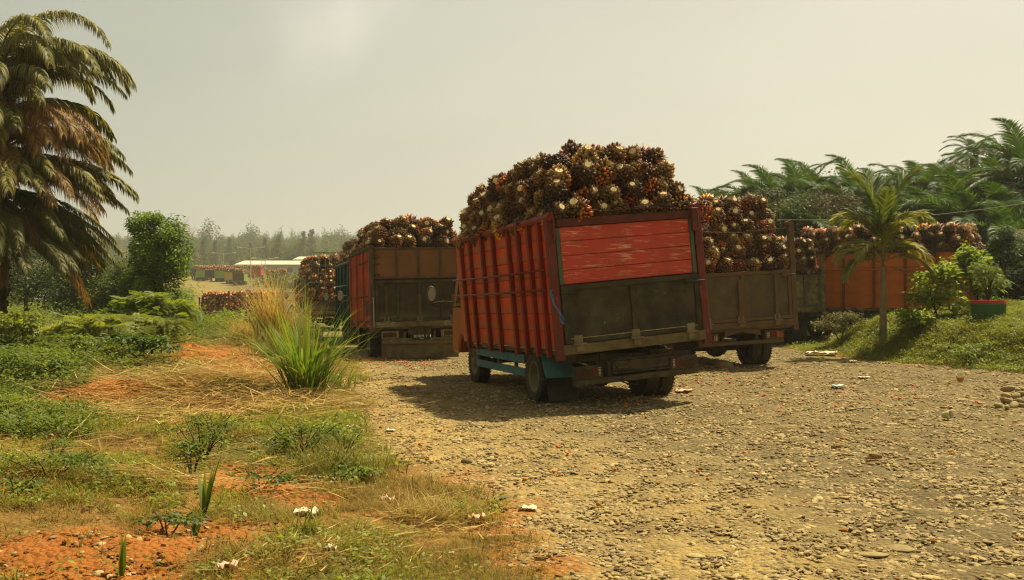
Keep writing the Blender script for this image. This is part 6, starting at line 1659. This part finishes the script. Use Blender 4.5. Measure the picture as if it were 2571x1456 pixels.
bush('weed_clump', 'low weeds at the lower left beside the red earth', 120, 1200, None, .6, .2, 700, .035, (.05, .085, .014), (.16, .22, .03), 12, LEAF, 'weed', 12)
bush('shrub', 'green shrub on the slope between the leafy tree and the dip road', 425, 790, 58, 1.3, 1.8, 2600, .20, (.045, .085, .018), (.13, .19, .035), 13, LEAF2, lumps=16)
bush('shrub', 'green growth left of the truck in the dip', 405, 810, 50, 1.3, 1.7, 2600, .17, (.035, .07, .016), (.11, .17, .03), 14, LEAF2, lumps=16)
bush('creeper_mound', 'brownish creeper mound forming the left end of the bank', 2110, 838, 26.6, .9, .9, 3600, .05, (.06, .06, .018), (.15, .14, .035), 15, LEAF2, lumps=14)
bush('creeper', 'large-leaved creeper on the slope of the bank', 2230, 850, None, .9, .3, 420, .075, (.06, .10, .018), (.18, .24, .04), 16, LEAF, lumps=12)
bush('creeper', 'large-leaved weeds low on the bank at right', 2480, 905, None, 1.2, .4, 700, .085, (.07, .11, .018), (.20, .26, .04), 17, LEAF, lumps=12)
wr_ = random.Random(31)
for i in range(16):
    u = wr_.uniform(20, 880); v = wr_.uniform(1030, 1260)
    x_, y_ = on_ground(u, v)
    if road_edge(y_) - x_ < .3: continue
    where = 'far left' if u < 250 else 'left' if u < 500 else 'right'
    bush('weed', 'ragged leafy weed in the %s part of the verge, %s of the scattered clumps' % (where, ORD[i]), u, v, None, wr_.uniform(.18, .40), wr_.uniform(.14, .32), wr_.randrange(120, 300), wr_.uniform(.03, .055), (.05, .085, .014), (.17, .23, .03), 400 + i, LEAF, 'weed', 9, stems=4)
# hanging dry root on the bank
x, y = on_ground(2225, 822); b = MB(); rg = np.random.default_rng(5)
for i in range(8):
    p = Vector((x + rg.normal() * .05, y - .05, T1(x, y) + .12)); pts = [p]
    for k in range(4): p = p + Vector((rg.normal() * .04, -.08, -.07)); p.z = max(p.z, T1(p.x, p.y) + .02); pts.append(p)
    b.tube(pts, .008, 4)
tag(b.build('dry_root', m_cane, None), 'bunch of pale dry roots hanging on the grassy bank', 'root')
# ------------------------------------------------------------------ shelter, banners and worker behind the verge
sx, sy = (282 - 1285) / F * 45, 45.0
sz = T1(sx, sy)
roof_z = 1.6 + (743 - 774) / F * 45 - sz
sh = empty('field_shelter', (sx, sy, sz)); tag(sh, 'small dark-roofed open shelter with wooden rails behind the feathery shrub', 'shelter')
m_dw = M('dark_timber', (.05, .037, .022), (.08, .06, .035), scale=6, rough=.9)
for x in (-.85, .0, .85):
    for y in (0, 1.6): MB().bx(x - .05, x + .05, y - .05, y + .05, 0, roof_z).build('post', m_dw, sh)
b = MB(); b.prism([(-.4, roof_z), (.8, roof_z + .28), (2.0, roof_z), (2.0, roof_z + .04), (.8, roof_z + .33), (-.4, roof_z + .05)], -1.15, 1.15, 'X'); b.build('roof', m_dw, sh)
for z in (.35, .6, .85): MB().bx(-.85, .85, -.075, -.052, z, z + .09).build('rail', m_wood, sh)
def panel(name, label, cat, u0, u1, v0, v1, D, m, tilt=0):
    x0, x1 = (u0 - 1285) / F * D, (u1 - 1285) / F * D; xm = (x0 + x1) / 2; g = T1(xm, D); zt = 1.6 + (743 - v0) / F * D; zb = 1.6 + (743 - v1) / F * D
    r = empty(name, (xm, D, g)); tag(r, label, cat)
    for x in (x0 - xm, x1 - xm): MB().bx(x - .03, x + .03, .03, .09, 0, zt - g + .05).build('post', m_dw, r)
    n = 14; vs = []; 
    for j in range(3):
        for i in range(n + 1): vs.append((x0 - xm + (x1 - x0) * i / n, .02 * math.sin(i * 1.9 + j), (zb - g) + (zt - zb) * j / 2 + (.02 * math.sin(i * 1.1) if j == 2 else 0)))
    b = MB(); b.add(vs, [(j * (n + 1) + i, j * (n + 1) + i + 1, (j + 1) * (n + 1) + i + 1, (j + 1) * (n + 1) + i) for j in range(2) for i in range(n)])
    o = b.build('cloth', m, r); md = o.modifiers.new('t', 'SOLIDIFY'); md.thickness = .01
panel('banner', 'long white and grey banner stretched between posts right of the worker', 'banner', 96, 165, 791, 805, 56, M('banner_cloth', (.48, .46, .40), (.22, .20, .17), scale=2.2, rough=.7))
panel('banner', 'blue-white banner section before the thin tree stems', 'banner', 166, 206, 789, 803, 56.4, M('banner_blue', (.32, .36, .50), (.42, .40, .36), scale=1.5, rough=.7))
panel('tarpaulin', 'strip of green tarpaulin right of the banners', 'tarpaulin', 209, 246, 785, 795, 57, M('green_tarp', (.02, .26, .14), (.02, .18, .10), rough=.6))
panel('barrier', 'red barrier strip beside the worker', 'barrier', 88, 98, 791, 812, 55, M('red_strip', (.45, .05, .02)))
# blue-white tarpaulin heap on the far truck
def person(x, y, label):
    z = T1(x, y); r = empty('person', (x, y, z), (0, 0, R(35))); tag(r, label, 'person')
    def skin(name, verts, edges, radii, mat, root=0, sub=2):
        me = bpy.data.meshes.new(name); me.from_pydata(verts, edges, []); o = new_obj(name, me, r)
        sk = o.modifiers.new('s', 'SKIN'); 
        for i, rd in enumerate(radii): me.skin_vertices[0].data[i].radius = (rd, rd * .85)
        me.skin_vertices[0].data[root].use_root = True
        ss = o.modifiers.new('ss', 'SUBSURF'); ss.levels = sub; ss.render_levels = sub; me.materials.append(mat); return o
    V_ = [(0, 0, .95), (0, 0, 1.15), (0, 0, 1.38), (0, 0, 1.50), (0, .01, 1.62), (0, .02, 1.70), (.10, 0, .90), (.11, .02, .50), (.11, -.01, .09), (.11, .12, .05), (-.10, 0, .90), (-.11, .05, .50), (-.11, .02, .09), (-.11, .15, .05),
          (.18, 0, 1.40), (.26, .03, 1.12), (.24, .16, .90), (.24, .21, .82), (-.18, 0, 1.40), (-.27, .02, 1.12), (-.25, .14, .90), (-.25, .20, .82)]
    E_ = [(0, 1), (1, 2), (2, 3), (3, 4), (4, 5), (0, 6), (6, 7), (7, 8), (8, 9), (0, 10), (10, 11), (11, 12), (12, 13), (2, 14), (14, 15), (15, 16), (16, 17), (2, 18), (18, 19), (19, 20), (20, 21)]
    Ra = [.15, .14, .155, .055, .095, .085, .095, .065, .045, .035, .095, .065, .045, .035, .065, .045, .034, .035, .065, .045, .034, .035]
    skin('body', V_, E_, Ra, M('skin_brown', (.18, .09, .05), rough=.6))
    Vs = [(0, 0, .93), (0, 0, 1.15), (0, 0, 1.38), (.18, 0, 1.40), (.25, .02, 1.2), (-.18, 0, 1.40), (-.255, .01, 1.2)]
    skin('vest', Vs, [(0, 1), (1, 2), (2, 3), (3, 4), (2, 5), (5, 6)], [.165, .16, .17, .08, .065, .08, .065], M('orange_vest', (.60, .11, .02), rough=.7))
    Vt = [(0, 0, .97), (.10, 0, .88), (.11, .02, .50), (.11, -.01, .14), (-.10, 0, .88), (-.11, .05, .50), (-.11, .02, .14)]
    skin('trousers', Vt, [(0, 1), (1, 2), (2, 3), (0, 4), (4, 5), (5, 6)], [.16, .11, .085, .07, .11, .085, .07], M('dark_trousers', (.03, .03, .035)))
    b = MB(); b.lathe([(0, .175), (.01, .15), (.04, .145), (.09, .115), (.125, .06), (.135, .001)], 20, 'Z', (0, .02, 1.70)); b.build('helmet', M('yellow_helmet', (.62, .36, .02), rough=.4), r, sm=True)
    for s in (-1, 1):
        b = MB(); b.lathe([(-.012, .001), (0, .014), (.012, .001)], 8, 'Z', (s * .035, .105, 1.66)); b.build('eye', m_plate, r)
    b = MB(); b.tube([(0, .10, 1.655), (0, .128, 1.62)], [.010, .018], 6); b.build('nose', M('nose_skin', (.18, .09, .05)), r)
person((53 - 1285) / F * 57, 57, 'worker in a yellow hard hat and orange vest behind the bushes')

# ------------------------------------------------------------------ far yard: lamps, roofs, hill
m_lamp = M('lamp_post_paint', (.42, .42, .38), rough=.5)
def lamp(u, v0, v1, D, label, arm=1.8, double=True):
    x = (u - 1285) / F * D; z0 = T1(x, D); h = 1.6 + (743 - v0) / F * D - z0
    r = empty('street_lamp', (x, D, z0)); tag(r, label, 'street lamp', 'street lamps in the far yard')
    b = MB(); b.tube([(0, 0, 0), (0, 0, h)], [.11, .07], 8); b.build('post', m_lamp, r)
    for s in ((-1, 1) if double else (-1,)):
        b = MB(); b.tube([(0, 0, h - .4), (s * arm * .5, 0, h - .05), (s * arm, 0, h)], .05, 6); b.build('arm', m_lamp, r)
        b = MB(); b.box((s * (arm + .45), 0, h + .04), (1.0, .32, .16), (0, -s * .1, 0)); b.build('lamp_head', m_white, r, .04)
lamp(629, 621, 690, 236, 'tallest double-armed lamp post beside the bright red truck', 2.4)
lamp(561, 635, 680, 275, 'double-armed lamp post above the yellow truck at left', 2.4)
lamp(665, 648, 700, 222, 'double-armed lamp post on the right road edge', 2.0)
lamp(657, 650, 690, 262, 'lamp post farther behind between the two right ones', 2.0)
def shed(u0, u1, v0, v1, D, dep, label, vr=None):
    x0, x1 = (u0 - 1285) / F * D, (u1 - 1285) / F * D; zt = 1.6 + (743 - v0) / F * D; ze = 1.6 + (743 - v1) / F * D; g = T1((x0 + x1) / 2, D) - .5
    r = empty('factory_shed', ((x0 + x1) / 2, D, g)); tag(r, label, 'factory building'); w = (x1 - x0) / 2
    b = MB(); b.bx(-w, w, 0, dep, 0, ze - g); b.build('wall', M('shed_wall', (.30, .30, .27), rough=.8), r)
    b = MB(); b.add([(-w - .5, -.8, ze - g), (w + .5, -.8, ze - g), (w + .5, dep * .5, zt - g), (-w - .5, dep * .5, zt - g), (w + .5, dep + .8, ze - g), (-w - .5, dep + .8, ze - g)], [(0, 1, 2, 3), (3, 2, 4, 5)])
    o = b.build('roof', M('pale_roof_sheet', (.55, .54, .47), (.45, .44, .38), scale=.6, rough=.5), r); md = o.modifiers.new('t', 'SOLIDIFY'); md.thickness = .2
    for i in range(int(w // 2)):
        MB().bx(-w + 1 + i * 4, -w + 3 + i * 4, -.05, .02, (ze - g) * .45, (ze - g) * .75).build('window', m_glass, r)
shed(592, 780, 651, 664, 335, 24, 'long low shed with a pale roof behind the far trucks')
shed(739, 830, 641, 651, 350, 20, 'second pale roof rising behind the netted truck')
shed(56, 80, 686, 700, 120, 5, 'pale roof glimpsed through the trees right of the big palm trunk')

hill_p = []
def far_tree(seed, w, h, n, size, c1, c2, trunk=True, bare=False, conifer=False):
    rg = np.random.default_rng(seed); parts = []
    if conifer:
        k = 10; 
        for i in range(k):
            f = i / (k - 1); parts.append(crown((rg.normal() * .1, 0, h * (.12 + .85 * f)), (w * (1 - .82 * f) * rg.uniform(.8, 1.15), w * (1 - .82 * f), h * .09), n // k, size, c1, c2, rg, LEAF2, lumps=8, lump_r=.5))
    else: parts.append(crown((0, 0, h * .52), (w, w, h * .50), int(n * 1.2), size, c1, c2, rg, LEAF2, lumps=12, lump_r=.38, shell=.3))
    b = MB(); b.tube([(0, 0, -1), (.1, 0, h * .4), (0, 0, h * .8)], [w * .06, w * .05, w * .015], 5)
    for i in range(9 if bare else 3):
        a = i * 2.4; z = h * (.35 + .055 * i); b.tube([(0, 0, z), (math.cos(a) * w * .5, math.sin(a) * w * .5, z + h * .18), (math.cos(a) * w * .75, math.sin(a) * w * .75, z + h * .34)], [w * .025, w * .014, w * .005], 4)
    tv = np.array([tuple(v) for v in b.v]); tq = np.array([f for f in b.f if len(f) == 4]); parts.append((tv, tq, np.zeros((0, 3), int), np.ones((len(tv), 3)) * ((.20, .17, .11) if bare else (.05, .05, .025))))
    v, q, t, c = join(parts); return np_mesh('foliage', v, q, t, c, m_leaf_dull)
FT = [far_tree(1, 4.2, 9, 1100, .75, (.035, .075, .022), (.11, .16, .040)), far_tree(2, 5.0, 8, 1100, .75, (.07, .09, .022), (.17, .18, .045)), far_tree(3, 3.6, 12, 1000, .7, (.022, .05, .022), (.06, .10, .036)),
      far_tree(4, 3.2, 10, 160, .5, (.18, .14, .08), (.30, .24, .13), bare=True), far_tree(5, 3.8, 11, 260, .55, (.17, .15, .08), (.26, .22, .12), bare=True), far_tree(6, 3.6, 15, 1500, .6, (.05, .065, .026), (.10, .12, .045), conifer=True)]
rg = np.random.default_rng(900)
n = 8000; y = rg.uniform(372, 780, n); x = -0.62 * y + rg.random(n) * 0.75 * y - 20
ridge = smooth(520, 600, y)
pk = np.where(rg.random(n) < .18 + .5 * ridge, rg.integers(3, 5, n), rg.integers(0, 3, n))
z = terrain(x, y, False) - .4; s = rg.uniform(.55, 1.05, n)
scatter('hillside_wood', np.stack([x, y, z], -1), np.stack([0 * s, 0 * s, rg.uniform(0, 6.28, n)], -1), np.stack([s, s, s * rg.uniform(.8, 1.2, n)], -1), FT, pk, 'stuff', 'hazy mixed wood covering the far hillside', 'wood')
def put_far(u, vtop, vbot, D, k, label, nm='tree'):
    x = (u - 1285) / F * D; z0 = T1(x, D); zt = 1.6 + (743 - vtop) / F * D; h0 = [9, 8, 12, 10, 11, 15][k]; s = max(.3, (zt - z0) / h0)
    wpx = 1.0
    r = empty(nm, (x, D, z0)); tag(r, label, 'tree'); new_obj('foliage', FT[k], r, (0, 0, 0), (0, 0, rnd.uniform(0, 6)), (min(s, 2.0), min(s, 2.0), s))
for u, vt, D, k, lb in [(488, 625, 345, 5, 'feathery casuarina tree at the left end of the yard'), (512, 600, 350, 5, 'tall feathery casuarina left of the lamp posts'), (540, 606, 352, 5, 'casuarina behind the left lamp post'), (585, 640, 345, 2, 'dark tree over the maroon trucks'),
                        (628, 612, 360, 5, 'greyish casuarina behind the tallest lamp post'), (700, 592, 368, 5, 'casuarina above the long pale roof'), (735, 610, 372, 2, 'dark rounded tree above the pale roofs'), (762, 585, 372, 5, 'large dark casuarina right of centre on the far slope'), (782, 580, 380, 5, 'thin-topped casuarina at the right end above the roofs'),
                        (525, 554, 520, 2, 'round-headed tall tree standing out on the left skyline'), (634, 563, 540, 2, 'round-headed tree alone on the middle skyline'), (862, 572, 560, 2, 'slim tree on the skyline left of the load'), (450, 548, 500, 4, 'bare pale tree on the left skyline'), (475, 560, 510, 3, 'leafless tree right of the bare pale tree'), (575, 600, 400, 5, 'casuarina between the lamp posts'), (665, 600, 372, 5, 'casuarina right of the tallest lamp post')]:
    put_far(u, vt, 0, D, k, lb)
# bushes in the far yard
for i, (u, v, D, w_, h_, lb) in enumerate([(600, 678, 250, 2.0, 3.5, 'small yard palm-like bush between the far truck rows'), (748, 690, 170, 9, 4.0, 'grassy hump right of the far road'), (672, 672, 255, 3.5, 3, 'green bush beside the right lamp posts'), (640, 668, 300, 2.4, 3.4, 'small conical bush in front of the long shed'), (800, 690, 160, 9, 4, 'green slope behind the netted truck')]):
    x = (u - 1285) / F * D
    bush('yard_bush', lb, u, v, D, w_, h_, 2600, .45, (.05, .075, .02), (.14, .16, .05), 950 + i, LEAF2, lumps=14, stems=2)
# pale dirt heaps and kerb blocks along the far road
m_heap = M('pale_rubble', (.34, .27, .16), (.24, .19, .11), scale=3, rough=.95, bump=.6)
for u, v, w_, lb in [(395 / 1 + 180, 707, 34, 'pale rubble heap at the end of the far green trucks'), (650, 706, 30, 'pale rubble strip between the two far roads')]:
    x, y = on_ground(u, v); s = w_ / F * y / 2; o = new_obj('rubble_heap', stones[1], None, (x, y, T1(x, y)), (0, 0, .3), (s, s, s * .5)); o.data = o.data.copy(); o.data.materials.clear(); o.data.materials.append(m_heap); tag(o, lb, 'rubble heap')
# lone cable crossing before the palms
b = MB(); p0 = Vector(at(1950, 552, 36)); p1 = Vector(at(2640, 500, 36))
b.tube([p0.lerp(p1, i / 16) + Vector((0, 0, -.25 * math.sin(math.pi * i / 16))) for i in range(17)], .012, 4)
tag(b.build('cable', M('cable_grey', (.16, .15, .12)), None), 'thin overhead cable crossing in front of the oil palms', 'cable')

flush_bunches(300)

# ------------------------------------------------------------------ air
hz = MB(); hz.bx(-1050, 1050, -75, 1300, -4.0, 62.0)
hm = bpy.data.materials.new('haze_air'); hm.use_nodes = True; nn = hm.node_tree.nodes; nn.clear()
ho = nn.new('ShaderNodeOutputMaterial'); hv = nn.new('ShaderNodeVolumePrincipled'); hv.inputs['Density'].default_value = 0.0004; hv.inputs['Color'].default_value = (.94, .93, .82, 1)
hv.inputs['Anisotropy'].default_value = .3
hm.node_tree.links.new(hv.outputs[0], ho.inputs['Volume'])
tag(hz.build('haze', hm), kind='stuff')
